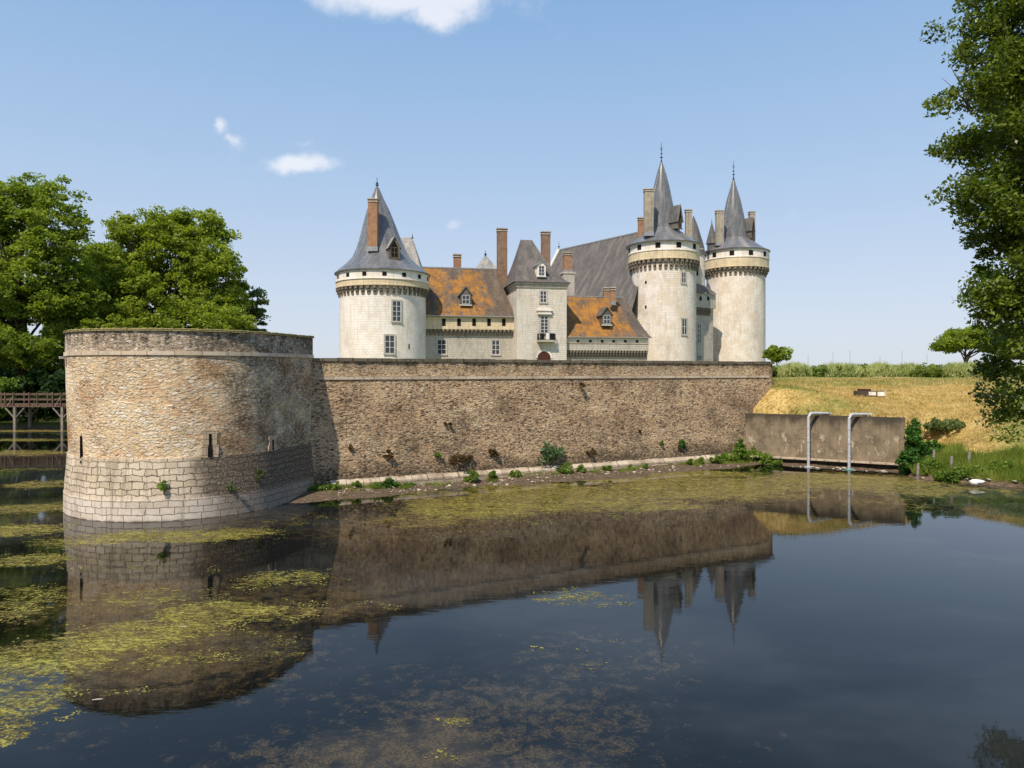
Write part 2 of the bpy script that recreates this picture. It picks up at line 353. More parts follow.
# water
N = NT('moat_water'); P = N.pos()
dens = N.n('Attribute', attribute_name='dens').outputs['Fac']; sub = N.n('Attribute', attribute_name='sub').outputs['Fac']; red = N.n('Attribute', attribute_name='red').outputs['Fac']
Pn = N.scl(P, 1, 1, 0)
warp = N.vmath('ADD', Pn, N.vmath('SCALE', N.noise(Pn, 1.2, 3, .6, 1))); warp.node.inputs[1].links[0].from_node.inputs['Scale'].default_value = .5
n1 = N.noise(N.scl(warp, .75, 1.7, 1), 3.2, 8, .74); n2 = N.noise(warp, .8, 5, .65); n3 = N.noise(Pn, 13, 5, .75)
v = N.math('ADD', N.math('ADD', N.math('MULTIPLY', n1, .5), N.math('MULTIPLY', n3, .25)), N.math('MULTIPLY', n2, .25))
fa = N.math('SUBTRACT', v, N.math('SUBTRACT', .70, N.math('MULTIPLY', dens, .285)))
A = N.sm(fa, -.022, .045)
hole = N.sm(N.math('ADD', N.noise(N.scl(warp, .8, 2.0, 0), 5.5, 6, .75), N.math('MULTIPLY', N.math('SUBTRACT', n3, .5), .5)), .43, .54)
A = N.math('MULTIPLY', A, N.math('ADD', N.math('MULTIPLY', hole, .85), .15))
fs = N.math('SUBTRACT', N.math('ADD', N.math('MULTIPLY', N.noise(N.vmath('ADD', warp, (7, 3, 0)), 3.2, 6, .7), .7), N.math('MULTIPLY', n3, .3)), N.math('SUBTRACT', .70, N.math('MULTIPLY', sub, .285)))
B = N.math('MULTIPLY', N.sm(fs, -.05, .09), .72)
deep = N.mix(B, (.0035,.0042,.0035), N.mix(N.sm(N.noise(Pn, 22, 5, .8), .38, .62), (.010,.007,.003), (.115,.08,.032)))
pale_patch = N.math('MULTIPLY', N.sm(N.noise(N.scl(P, .5, .8, 0), .12, 5), .46, .60), .040)  # broad pale grey-blue patches mixed into the water colour
deep = N.mix(pale_patch, deep, (.46,.50,.52))
ac = N.ramp(N.math('ADD', N.math('MULTIPLY', N.noise(N.scl(Pn, 1, 2.4, 0), 4.5, 8, .78), .6), N.math('MULTIPLY', N.noise(N.scl(Pn, .5, 1.5, 0), 1.1, 5, .7), .4)), [(.40, (.05,.040,.010)), (.47, (.20,.155,.028)), (.53, (.34,.30,.045)), (.62, (.53,.50,.10))])
far = N.sm(N.sep(P)[1], 22, 33)
ac = N.mix(N.math('MULTIPLY', far, .8), ac, N.mix(.6, ac, N.ramp(n1, [(.38, (.06,.042,.014)), (.49, (.22,.15,.04)), (.60, (.40,.31,.075))])))
ac = N.mix(N.math('MULTIPLY', red, .7), ac, (.22,.10,.07))
w1 = N.n('TexNoise', {'Vector': N.scl(P, 1, 2.2, 0), 'Scale': 1.6, 'Detail': 3.0, 'Roughness': .55}).outputs[0]
wb = N.n('Bump', {'Height': w1, 'Distance': .0016, 'Strength': .8}).outputs[0]
wat_ = N.n('BsdfPrincipled', {'Base Color': deep, 'Roughness': .03, 'IOR': 1.31, 'Normal': wb})
ab = N.n('Bump', {'Height': N.math('ADD', N.math('MULTIPLY', A, .5), n3), 'Distance': .02}).outputs[0]
alg = N.n('BsdfPrincipled', {'Base Color': ac, 'Roughness': .6, 'Specular IOR Level': .3, 'Normal': ab})
mx = N.n('MixShader', {0: N.math('MULTIPLY', A, .93), 1: wat_.outputs[0], 2: alg.outputs[0]})
N.t.links.new(mx.outputs[0], N.out.inputs[0]); M['water'] = N.m
M['algae'] = leafmat('algae_flake', (.14,.12,.025), (.46,.41,.10), .1, .6)

# ------------------------------------------------------------------ plan geometry
def V2(x, y): return Vector((x, y))
WP1 = V2(-9.25, 32.5); WD = V2(.896, .444).normalized(); WN = V2(WD.y, -WD.x)     # rampart line and its outward normal
def wallp(u, off=0.0): q = WP1+WD*u+WN*off; return (q.x, q.y)
UEND = 28.6
BC = (-14.2, 31.1); BR = 4.56
CA = V2(14.5, 44.25); CB = V2(22.1, 39.9)
CD = (CB-CA).normalized(); CN = V2(CD.y, -CD.x)
if CN.y > 0: CN = -CN
moat0 = [(-160, 4), (9, 4), (11, 12), (14.6, 18.3), (19.2, 26), (24.9, 34.3), (23.0, 35.9), (21.2, 37.4), (22.1, 39.9), (14.5, 44.3), (-9.25, 32.5), (-14, 30), (-18, 35), (-33, 69), (-60, 68.5), (-160, 69)]
_sh = -CN*.33
moat = [(a+_sh.x, b+_sh.y) if (a, b) in ((22.1, 39.9), (14.5, 44.3)) else (a, b) for a, b in moat0]
terr = [wallp(UEND, -.6), wallp(0, -.6), (-13, 32), (-17.5, 36), (-32, 69), (-36, 80), (-38, 150), (52, 150), (19.5, 52)]
def inside(poly, x, y):
    c = False; j = len(poly)-1
    for i in range(len(poly)):
        xi, yi = poly[i]; xj, yj = poly[j]
        if (yi > y) != (yj > y) and x < (xj-xi)*(y-yi)/(yj-yi)+xi: c = not c
        j = i
    return c
def segd(p, a, b):
    a = V2(*a); b = V2(*b); d = b-a; t = max(0, min(1, (p-a).dot(d)/d.dot(d))); return (p-a-d*t).length, t
def ss(a, b, x): t = max(0, min(1, (x-a)/(b-a))); return t*t*(3-2*t)
def height(x, y):
    p = V2(x, y)
    nz = mn.noise(Vector((x*.6, y*.6, 0)))*.12+mn.noise(Vector((x*.17, y*.17, 3)))*.2
    if inside(terr, x, y): return 5.0
    if inside(moat, x, y):
        d, t = segd(p, wallp(0), wallp(UEND))
        z = .22-.13*d+nz*.8
        d2 = segd(p, (CA.x, CA.y), (CB.x, CB.y))[0]
        z2 = .16-.20*d2+nz*.5
        db = math.hypot(x-BC[0], y-BC[1])-BR
        z3 = (-.02-.2*db) if x > -13 else -1
        dr = min(segd(p, moat[i], moat[i+1])[0] for i in (2, 3, 4, 5, 6, 7))
        return max(-1.2, z, z2, z3, .04-.3*dr+nz*.3)
    d = 1e9; w = 0
    for i in range(len(moat)):
        a = moat[i]; b = moat[(i+1) % len(moat)]
        dd, t = segd(p, a, b)
        if dd < d: d = dd; seg = i; tt = t
    if x < -20:
        return .1+1.3*ss(0, 7, d)+nz
    # right bank
    ab = (p-CA).dot(CD)/(CB-CA).length; perp = -(p-CA).dot(CN)
    w = ss(1.12, .98, ab) if perp > 0 else 0
    e = d+6.0*w
    if y > 38: e = max(e, 6.0*w+perp*.9)
    z = .12+2.85*ss(-.8, 6.2, e)+2.0*(min(1, max(0, e-6)/26))**.8 + nz*ss(0, 2, d)
    # climbs against the end of the rampart
    dq = math.hypot(x-16.6, y-45.4)
    z = max(z, 3.0*w+min(1.9, perp*.9)*ss(9, 0, dq)+nz) if w > .5 and perp > 0 else z
    return min(z, 5.05+nz*.3)
def lines(segs):
    out = []
    for a, b, st in segs:
        n = max(1, int(round((b-a)/st))); out += [a+(b-a)*i/n for i in range(n)]
    out.append(segs[-1][1]); return out
gx = lines([(-4000,-600,850), (-600,-160,110), (-160,-60,6), (-60,-22,2), (-22,12,.5), (12,32,.3), (32,60,1.0), (60,160,6), (160,600,80), (600,4000,850)])
gy = lines([(-60,0,12), (0,26,1.2), (26,34,.5), (34,50,.3), (50,64,.6), (64,90,1.5), (90,180,6), (180,600,70), (600,5000,700)])
gv = [(x, y, height(x, y)) for y in gy for x in gx]
nx = len(gx)
gf = [(j*nx+i, j*nx+i+1, (j+1)*nx+i+1, (j+1)*nx+i) for j in range(len(gy)-1) for i in range(nx-1)]
me = bpy.data.meshes.new('ground'); me.from_pydata(gv, [], gf); me.materials.append(M['ground'])
me.polygons.foreach_set('use_smooth', [True]*len(me.polygons))
ground = bpy.data.objects.new('ground', me); COL.objects.link(ground); tag(ground, kind='structure')

# ------------------------------------------------------------------ water with weed density
def blob(px, py, rx, ry, rot=0.0): return (px, py, rx, ry, rot)
# weed mats placed on the water, measured as ellipses on the water plane
def ell(px, py, rx, ry):
    c_ = wat(px, py); ex = rx/F*c_.y; y0 = wat(px, py-ry).y; y1 = wat(px, py+ry).y
    return (c_.x, c_.y, ex, (y0-y1)/2)
def field(lst, x, y):
    s = 0
    for (cx, cy, rx, ry), k in lst:
        q = ((x-cx)/rx)**2+((y-cy)/ry)**2
        if q < 4: s = max(s, k*min(1, 1.25*math.exp(-q*.9)))
    return s
Ld = [(ell(*a), k) for a, k in [
  ((400,500,70,10),.45), ((470,506,90,16),.95), ((420,521,80,9),.75), ((560,497,130,16),1.0), ((700,487,130,15),1.0), ((850,481,110,11),1.0), ((960,492,110,8),.9), ((1000,508,120,12),.75), ((900,503,80,8),.6), ((640,505,110,9),.8), ((530,520,60,9),.5),
  ((170,536,110,8),.95), ((90,540,70,9),.8), ((240,532,60,6),.8), ((30,560,60,9),.85), ((20,530,60,8),.9), ((30,508,60,6),.85), ((45,484,50,6),.85), ((30,470,50,3),.7), ((20,453,70,3.5),1.0), ((20,440,80,1.6),1.0), ((20,431,80,1.5),1.0), ((30,590,50,8),.75),
  ((600,478,110,5),.9), ((520,486,90,6),.8), ((700,474,80,5),.9), ((420,494,70,6),.7), ((830,476,60,5),.9), ((640,520,120,8),.45), ((480,535,90,8),.45), ((330,540,60,8),.4), ((300,520,60,10),.5),
  ((290,578,70,12),.72), ((225,612,90,16),.92), ((150,632,100,18),.95), ((60,655,90,25),1.0), ((100,645,90,20),.9), ((30,700,55,30),.85), ((0,740,30,30),.85), ((110,690,45,8),.5), ((60,715,40,8),.6), ((-60,690,90,60),.9), ((10,610,60,14),.75), ((60,600,60,10),.6), ((130,600,70,14),.62), ((200,590,80,14),.55), ((280,612,60,18),.66), ((280,650,50,18),.55), ((160,690,60,10),.5), ((200,570,60,8),.45), ((110,565,80,8),.5),
  ((180,660,70,14),.72), ((240,640,60,14),.55), ((350,607,60,9),.62), ((575,597,60,11),.70), ((600,603,50,8),.5), ((30,600,50,6),.5), ((20,620,40,10),.55),
  ((590,665,25,8),.60), ((610,640,20,5),.5), ((460,722,40,6),.60), ((330,745,60,10),.46), ((560,648,60,15),.42), ((480,752,120,14),.46), ((340,720,60,20),.42), ((950,545,25,3),.4)]]
Ls = [(ell(*a), k) for a, k in [
  ((500,720,200,60),.75), ((400,690,120,50),.55), ((600,660,130,50),.6), ((420,760,260,40),.8), ((200,650,150,40),.9), ((300,600,120,30),.8), ((100,600,120,30),.8), ((150,560,120,20),.6), ((20,520,60,60),.8), ((850,490,200,20),.9), ((900,540,80,10),.3), ((90,735,90,25),.5), ((680,610,60,12),.3), ((250,690,140,22),.6), ((700,740,120,40),.35), ((400,530,140,16),.8), ((250,520,90,14),.8), ((600,510,300,14),.6)]]
Lr = [(ell(*a), k) for a, k in [((55,622,55,9),1.0), ((350,605,55,8),.8), ((400,524,60,6),.7), ((20,640,30,6),.6)]]
wx = lines([(-400,-110,60), (-110,-30,2.5), (-30,32,.3), (32,60,6)]); wy = lines([(-30,6,6), (6,46,.3), (46,100,1.5)])
nx = len(wx); wv = [(x, y, 0.0) for y in wy for x in wx]
wf = [(j*nx+i, j*nx+i+1, (j+1)*nx+i+1, (j+1)*nx+i) for j in range(len(wy)-1) for i in range(nx-1)]
me = bpy.data.meshes.new('water'); me.from_pydata(wv, [], wf); me.materials.append(M['water'])
for nm, L in (('dens', Ld), ('sub', Ls), ('red', Lr)):
    at_ = me.attributes.new(nm, 'FLOAT', 'POINT'); at_.data.foreach_set('value', [field(L, x, y) for x, y, _ in wv])
water = bpy.data.objects.new('water', me); COL.objects.link(water); tag(water, kind='structure')

# ------------------------------------------------------------------ leaf clouds
def leafcloud(name, pts, size, mat, parent, up=.5, elong=1.5, vary=.4):
    pts = np.asarray(pts, dtype=np.float64); n = len(pts)
    nrm = rng.normal(size=(n, 3)); nrm[:, 2] += up*2; nrm /= np.linalg.norm(nrm, axis=1)[:, None]
    t = rng.normal(size=(n, 3)); a = np.cross(nrm, t); a /= np.linalg.norm(a, axis=1)[:, None]; b = np.cross(nrm, a)
    s = size*(1+vary*rng.uniform(-1, 1, n))[:, None]
    a *= s*elong/2; b *= s/2
    v = np.stack([pts+a, pts+b*.9+a*.1+nrm*s*.12, pts-a, pts-b*.9+a*.1+nrm*s*.12], axis=1).reshape(-1, 3)
    return rawmesh(name, v, 4, mat, parent)
def rawmesh(name, v, k, mat, parent):
    me = bpy.data.meshes.new(name); n = len(v)//k
    me.vertices.add(len(v)); me.vertices.foreach_set('co', v.astype(np.float32).ravel())
    me.loops.add(n*k); me.loops.foreach_set('vertex_index', np.arange(n*k, dtype=np.int32))
    me.polygons.add(n); me.polygons.foreach_set('loop_start', np.arange(0, n*k, k, dtype=np.int32)); me.polygons.foreach_set('loop_total', np.full(n, k, dtype=np.int32))
    me.update(calc_edges=True); me.validate(); me.materials.append(mat)
    o = bpy.data.objects.new(name, me); COL.objects.link(o)
    if parent: o.parent = parent
    return o
def blades(name, pts, h, w, mat, parent, lean=.35):
    pts = np.asarray(pts, dtype=np.float64); n = len(pts)
    a = rng.uniform(0, 2*np.pi, n); d = np.stack([np.cos(a), np.sin(a), np.zeros(n)], 1)
    hh = (h*(.6+.8*rng.random(n)))[:, None]; tip = pts+np.array([0, 0, 1.0])*hh+rng.normal(size=(n, 3))*lean*hh*np.array([1, 1, .2])
    v = np.stack([pts-d*w/2, pts+d*w/2, tip], 1).reshape(-1, 3)
    return rawmesh(name, v, 3, mat, parent)
def crown_points(lobes, nclump, per, cr, flat=.45, shell=.55, seed=0):
    """clumps of leaves spread through ellipsoid lobes (cx,cy,cz,rx,ry,rz)"""
    g = np.random.default_rng(seed)
    L = np.array(lobes, dtype=float); vol = L[:, 3]*L[:, 4]*L[:, 5]; w = vol**.72; w /= w.sum()
    idx = g.choice(len(L), nclump, p=w)
    d = g.normal(size=(nclump, 3)); d /= np.linalg.norm(d, axis=1)[:, None]
    r = shell+(1-shell)*g.random(nclump)**.6
    r = np.where(g.random(nclump) < .2, g.random(nclump), r)
    c = L[idx, :3]+d*r[:, None]*L[idx, 3:]
    crs = cr*(.5+.8*g.random(nclump))
    k = np.repeat(np.arange(nclump), per)
    q = g.normal(size=(len(k), 3)); q /= np.linalg.norm(q, axis=1)[:, None]; q *= (g.random(len(k))**.5)[:, None]
    q[:, 2] *= flat
    # droop the outer rim of every clump a little
    q[:, 2] -= .25*(q[:, 0]**2+q[:, 1]**2)
    return c[k]+q*crs[k][:, None], c
def limbs(mb, base, clumps, n, r0, zsplit, seed=1):
    rr = random.Random(seed); base = Vector(base)
    ids = rr.sample(range(len(clumps)), min(n, len(clumps)))
    for i in ids:
        e = Vector(clumps[i]); s = Vector((base.x, base.y, base.z+rr.uniform(*zsplit)))
        if e.z < s.z+.5: s.z = max(base.z+1, e.z-1.5)
        m = s.lerp(e, .5)+Vector((rr.uniform(-.6, .6), rr.uniform(-.6, .6), rr.uniform(-.2, 1.0)))*(e-s).length*.12
        q = s.lerp(m, .5)+Vector((0, 0, (e-s).length*.03))
        mb.tube([s, q, m, m.lerp(e, .5), e], [r0, r0*.8, r0*.55, r0*.35, r0*.1], 6, False)
def tree(name, label, base, top, lobes, ncl, per, cr, lsize, mat, rtrunk, nl, cat='tree', group=None, bark='bark', seed=3, flat=.45, shell=.55, lean=(0, 0)):
    t = thing(name, label, cat, base, 0, group)
    base = Vector(base); L = [(l[0]-base.x, l[1]-base.y, l[2]-base.z, *l[3:]) for l in lobes]
    if ncl > 200: L = ragged(L, seed)
    P, C = crown_points(L, ncl, per, cr, flat, shell, seed)
    keep = P[:, 2] > .3
    leafcloud('crown', P[keep], lsize, mat, t)
    mb = MB(); H = top-base.z
    path = [Vector((lean[0]*s+.15*math.sin(s*7), lean[1]*s, H*s)) for s in (0, .03, .15, .35, .55, .75, .9)]
    mb.tube([p-Vector((0, 0, .4 if i == 0 else 0)) for i, p in enumerate(path)], [rtrunk*k for k in (1.7, 1.25, 1, .8, .55, .3, .1)], 10)
    mb.build('trunk', M[bark], t, True)
    mb = MB(); limbs(mb, (0, 0, 0), C, nl, rtrunk*.32, (H*.2, H*.7), seed); mb.build('limbs', M[bark], t, True)
    return t
def ragged(L, seed, n=5, k=.46):
    g = random.Random(seed); out = []
    for l in L:
        out.append((l[0], l[1], l[2], l[3]*.80, l[4]*.80, l[5]*.80))
        for _ in range(n):
            a = g.uniform(0, 6.283); e = g.uniform(-.35, 1.0); c_ = math.sqrt(max(0, 1-e*e))*.85; f_ = k*g.uniform(.6, 1.15)
            out.append((l[0]+l[3]*c_*math.cos(a), l[1]+l[4]*c_*math.sin(a), l[2]+l[5]*e*.85, l[3]*f_, l[4]*f_, l[5]*f_*.9))
    return out
def lob(px, py, D, rx, rz, ry=None):
    p = at(px, py, D); k = D/F
    return (p.x, p.y, p.z, rx*k, (ry if ry else rx)*k, rz*k)

# left trees
X = lambda px, D: (px-512)/F*D
tree('deciduous_tree', 'tallest tree, at the left edge behind the footbridge, its dark forked trunk showing through', (X(22,80), 80, 1.2), 27,
     [lob(2,208,80,46,38), lob(52,232,79,34,42), lob(30,290,78,52,42), lob(-40,250,80,60,75), lob(62,300,79,28,40), lob(20,345,77,48,26), lob(66,356,78,28,34), lob(-30,340,78,50,50), lob(76,262,80,20,34)],
     1300, 90, 1.05, .25, M['leafB'], .55, 60, seed=11, flat=.6)
tree('deciduous_tree', 'broad rounded light green tree rising behind the middle of the round bastion', (X(160,88), 88, 1.2), 23,
     [lob(165,250,88,45,38), lob(200,252,87,32,34), lob(135,276,87,38,36), lob(212,282,88,26,34), lob(160,300,86,60,36), lob(222,304,88,20,26), lob(110,300,87,30,30), lob(180,330,86,70,30), lob(175,225,88,24,16)],
     1250, 90, 1.05, .25, M['leafA'], .6, 56, seed=12, flat=.6)
tree('deciduous_tree', 'darker tree filling the gap between the tallest tree and the broad one', (X(92,95), 95, 1.2), 20,
     [lob(92,262,95,22,28), lob(90,300,94,32,36), lob(100,340,94,40,40), lob(70,320,95,30,40), lob(112,260,95,16,18)],
     420, 90, 1.2, .28, M['leafU'] if 0 else M['leafB'], .4, 20, seed=13)
tree('deciduous_tree', 'small thin olive green tree leaning out at the right end of the left trees', (X(238,92), 92, 1.2), 15,
     [lob(236,302,92,18,16), lob(254,304,92,12,14), lob(248,322,92,18,14), lob(225,325,92,20,20), lob(238,288,92,10,6)],
     110, 100, 1.1, .28, M['leafC'], .25, 14, seed=14)
# undergrowth beyond the left moat
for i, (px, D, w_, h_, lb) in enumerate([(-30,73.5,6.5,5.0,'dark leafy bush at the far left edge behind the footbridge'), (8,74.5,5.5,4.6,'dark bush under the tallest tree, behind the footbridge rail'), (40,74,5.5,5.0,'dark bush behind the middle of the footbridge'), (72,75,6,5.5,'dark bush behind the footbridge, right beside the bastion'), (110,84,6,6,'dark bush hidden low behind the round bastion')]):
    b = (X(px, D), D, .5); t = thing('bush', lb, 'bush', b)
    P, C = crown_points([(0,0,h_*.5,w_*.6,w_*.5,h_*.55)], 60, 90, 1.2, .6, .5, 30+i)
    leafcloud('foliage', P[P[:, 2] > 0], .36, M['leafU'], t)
for i, (px, D, w_, h_, lb) in enumerate([(-20,104,15,10,'big dark shrubbery mass far behind the left trees, at the left edge'), (30,106,14,9,'dark shrubbery mass seen under the tallest tree'), (80,104,13,9,'dark shrubbery mass behind the left edge of the bastion'), (130,106,15,9,'dark shrubbery mass hidden behind the bastion'), (185,104,13,7.5,'low dark shrubbery mass behind the right half of the bastion')]):
    b = (X(px, D), D, .8); t = thing('background_shrubbery', lb, 'tree', b)  # trunkless shrubbery added to fill the gaps below the left trees
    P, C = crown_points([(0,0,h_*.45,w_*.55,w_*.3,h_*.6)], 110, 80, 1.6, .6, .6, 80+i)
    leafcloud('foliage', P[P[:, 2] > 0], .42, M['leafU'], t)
t = thing('bush', 'bright yellow green bush hanging over the left end of the footbridge', 'bush', (X(10,72.5), 72.5, .9))
P, C = crown_points([(0,0,3.4,2.6,1.5,.8), (-1.5,0,1.5,2.6,1.5,1.6)], 50, 70, .8, .5, .4, 41); leafcloud('foliage', P[P[:, 2] > 0], .26, M['leafG'], t)

# distant small trees on the right
tree('small_tree', 'small round dark green tree beside the foot of the rightmost tower', (X(777,100), 100, 5), 8.6, [lob(777,352,100,10,8), lob(773,356,100,8,7), lob(783,354,100,7,7)], 60, 80, .6, .24, M['leafA'], .15, 8, seed=21)
tree('field_tree', 'flat topped tree beyond the levee, partly behind the overhanging branches', (X(966,112), 112, 5), 11, [lob(955,342,112,18,9), lob(985,340,112,24,12), lob(1010,345,112,20,12), lob(944,347,112,9,6), lob(970,332,112,16,6)], 420, 90, .9, .24, M['leafA'], .3, 16, seed=22, flat=.7, shell=.3)
tree('field_tree', 'low tree at the right edge beyond the levee hedge', (X(1030,118), 118, 5), 10, [lob(1030,345,118,24,14)], 60, 80, 1.3, .36, M['leafH'], .3, 8, seed=23)

# near overhanging tree
nlob = []
D0 = 18.3
for px, py, rx, rz in [(990,8,32,26),(1000,50,40,34),(950,29,14,8),(1000,80,40,30),(962,98,26,12),(932,104,14,6),(988,125,38,28),(962,148,26,14),(938,150,10,5),(990,180,42,30),(955,190,24,12),(975,205,30,20),(1000,235,36,28),(985,262,24,16),(1005,290,28,26),(1012,330,26,26),(1010,372,28,20),(1012,398,26,24),(1003,424,16,15),(1000,300,30,26),(995,345,18,18),
                       (1060,30,60,60),(1080,120,70,60),(1070,210,60,60),(1070,300,50,50),(1120,60,80,80),(1150,200,90,90),(1130,330,70,60),(1160,-80,120,90),(1040,-50,70,60),(1000,-35,40,25),(1030,120,40,50),(1035,200,40,50),(1040,20,40,50),(1035,270,30,40)]:
    if px < 1000 and 110 < py < 380 and py not in (148, 150): px += 14
    nlob.append(lob(px, py, D0+random.uniform(-1.0, 1.0), rx, rz, rx*1.5 if px > 1040 else rx))
t = thing('overhanging_tree', 'dark green leafy tree leaning in from the right edge, branches hanging to the bank', 'tree', (17.2, 18.6, 1.2))
b0 = Vector((17.2, 18.6, 1.2)); L = [(l[0]-b0.x, l[1]-b0.y, l[2]-b0.z, *l[3:]) for l in nlob]
P, C = crown_points(L, 1650, 115, .44, .75, .5, 51)
leafcloud('crown', P, .070, M['leafN'], t, up=.45, elong=1.8)
mb = MB(); mb.tube([(0,0,-.6),(0,0,.5),(-.2,0,3),(-.5,-.1,6.5),(-.3,0,10),(.1,.1,13.5)], [.75,.55,.42,.34,.22,.08], 12); mb.build('trunk', M['bark'], t, True)
mb = MB(); limbs(mb, (-.3,0,0), C, 90, .075, (2.5, 11), 5)
mb.build('limbs', M['bark'], t, True)
mb = MB()
for px, py in ((942,78),(948,62),(938,98),(955,72)):     # bare twigs
    e = at(px, py, D0)-b0; s = at(972, 112, D0)-b0; mid = s.lerp(e, .5)+Vector((0, 0, .1)); mb.tube([s, mid, e], [.02, .012, .004], 5, False)
mb.build('bare_twigs', M['barkl'], t)

# ------------------------------------------------------------------ bastion
T = thing('round_bastion', 'low round bastion tower of pale rubble standing in the moat', 'bastion', (BC[0], BC[1], 0))
zb, zf = 2.34, .80
Eq = V2(*wallp(.12, .06))-V2(*BC); AZT = math.atan2(Eq.x, -Eq.y)-math.acos(BR/Eq.length)
OUT = []
for k in range(140):
    a = -R(200)+(AZT+R(200))*k/139; OUT.append((BR*math.sin(a), -BR*math.cos(a), math.sin(a), -math.cos(a), a*BR))
Pt = V2(OUT[-1][0], OUT[-1][1]); nT = (OUT[-1][2], OUT[-1][3])
for k in range(1, 9):
    q = Pt.lerp(Eq, k/8); OUT.append((q.x, q.y, *nT, OUT[139][4]+(q-Pt).length))
q = Eq+(Eq-Pt).normalized()*.05; qb = V2(*wallp(.42, -.9))-V2(*BC)
nE = ((Eq-Pt).normalized().x, (Eq-Pt).normalized().y)
def sweep(mb, prof, out=None, end=True):
    out = out or OUT
    for A_, B_ in zip(out[:-1], out[1:]):
        for (o0, z0), (o1, z1) in zip(prof[:-1], prof[1:]):
            P4 = [(p_[0]+p_[2]*o, p_[1]+p_[3]*o, z) for p_, o, z in ((A_, o0, z0), (B_, o0, z0), (B_, o1, z1), (A_, o1, z1))]
            vz = (z0, z1) if abs(z1-z0) > 1e-4 else (z0, z0+abs(o1-o0))
            mb.face(P4, [(A_[4], vz[0]), (B_[4], vz[0]), (B_[4], vz[1]), (A_[4], vz[1])])
    if end:          # end face returning to the rampart
        L2 = out[-1]; bx_ = (L2[0]-L2[2]*1.0, L2[1]-L2[3]*1.0)
        for (o0, z0), (o1, z1) in zip(prof[:-1], prof[1:]):
            if z1 > z0: mb.face([(L2[0]+L2[2]*o0, L2[1]+L2[3]*o0, z0), (bx_[0], bx_[1], z0), (bx_[0], bx_[1], z1), (L2[0]+L2[2]*o1, L2[1]+L2[3]*o1, z1)])
    return mb
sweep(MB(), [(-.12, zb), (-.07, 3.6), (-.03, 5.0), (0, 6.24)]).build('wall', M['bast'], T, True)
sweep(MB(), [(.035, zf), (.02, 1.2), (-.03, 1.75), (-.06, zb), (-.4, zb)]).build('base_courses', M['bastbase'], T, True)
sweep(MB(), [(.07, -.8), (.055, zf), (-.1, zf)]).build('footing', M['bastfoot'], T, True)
sweep(MB(), [(-.3, 6.22), (.05, 6.24), (.05, 6.385), (-.3, 6.40)]).build('string_course', M['string'], T, True)
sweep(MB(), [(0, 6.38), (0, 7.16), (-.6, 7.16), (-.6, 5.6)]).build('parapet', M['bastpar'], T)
mb = MB()
for k in range(0, len(OUT)-1):
    jj = random.uniform(-.015, .015); h = random.uniform(-.012, .012); A_, B_ = OUT[k], OUT[k+1]
    B_ = tuple(a*.03+b*.97 for a, b in zip(A_, B_))
    sweep(mb, [(-.66, 7.15), (.07+jj, 7.15), (.055+jj, 7.25+h-.02), (.02+jj, 7.25+h), (-.66, 7.25+h), (-.66, 7.15)], [A_, B_], end=(k == len(OUT)-2))
mb.build('coping', M['mosscoping'], T)
mb = MB(); mb.lathe([(0.001, 6.0), (BR-.55, 6.0)], 48); mb.build('platform', M['ground'], T)
def cylhit(C_, r, px, py=None):
    d = Vector(((px-512)/F, 1.0)); o = Vector((0, 0))-Vector(C_[:2])
    a = d.dot(d); b = 2*o.dot(d); c_ = o.dot(o)-r*r; t_ = (-b-math.sqrt(max(0, b*b-4*a*c_)))/(2*a)
    p = d*t_-Vector(C_[:2]); az = math.atan2(p.x, -p.y)
    return az, (CH-(py-HY)/F*t_ if py is not None else None)
def onface(mb, C_, az, r, z):            # matrix: x along wall, -y outward, z up, origin on the face
    mb.M = Matrix.Translation((r*math.sin(az), -r*math.cos(az), z)) @ Matrix.Rotation(az, 4, 'Z')
    return mb
def slit(px, py0, py1, w, key=False, surround=True, small=False):
    az, z0 = cylhit(BC, BR, px, py1); _, z1 = cylhit(BC, BR, px, py0)
    mb = onface(MB(), BC, az, BR-.06, 0); h = z1-z0
    mb.box(-w/2, w/2, -.035, .1, z0, z1)
    if key: mb.box(-w*.95, w*.95, -.037, .1, z0, z0+h*.38)
    s = mb.build('arrow_slit', M['dark'], T)
    if surround:
        mb = onface(MB(), BC, az, BR-.06, 0); k = .22; a = w*(.95 if key else .5)+.01
        mb.box(-a-k, -a, -.014, .1, z0-.02, z0+h*.5); mb.box(a, a+k, -.014, .1, z0-.02, z0+h*.5)
        mb.box(-a-k*.75, -w/2-.01, -.012, .1, z0+h*.52, z1); mb.box(w/2+.01, a+k*.7, -.012, .1, z0+h*.52, z1)
        mb.box(-a-k*.9, a+k*.9, -.015, .1, z1+.01, z1+.16)
        mb.build('slit_surround', M['slitstone'], s)
slit(210.5, 434, 457, .085, True); slit(274, 440, 450, .07); slit(79.5, 436, 458, .06, surround=False); slit(73.5, 361, 378, .12, surround=False); slit(79.8, 461, 463.5, .07, surround=False)
az, z = cylhit(BC, BR, 66.3, 358)
mb = onface(MB(), BC, az, BR-.05, 0); mb.box(-.12, .12, -.28, .3, z-.03, z+.06); mb.build('water_spout', M['limeg'], T)

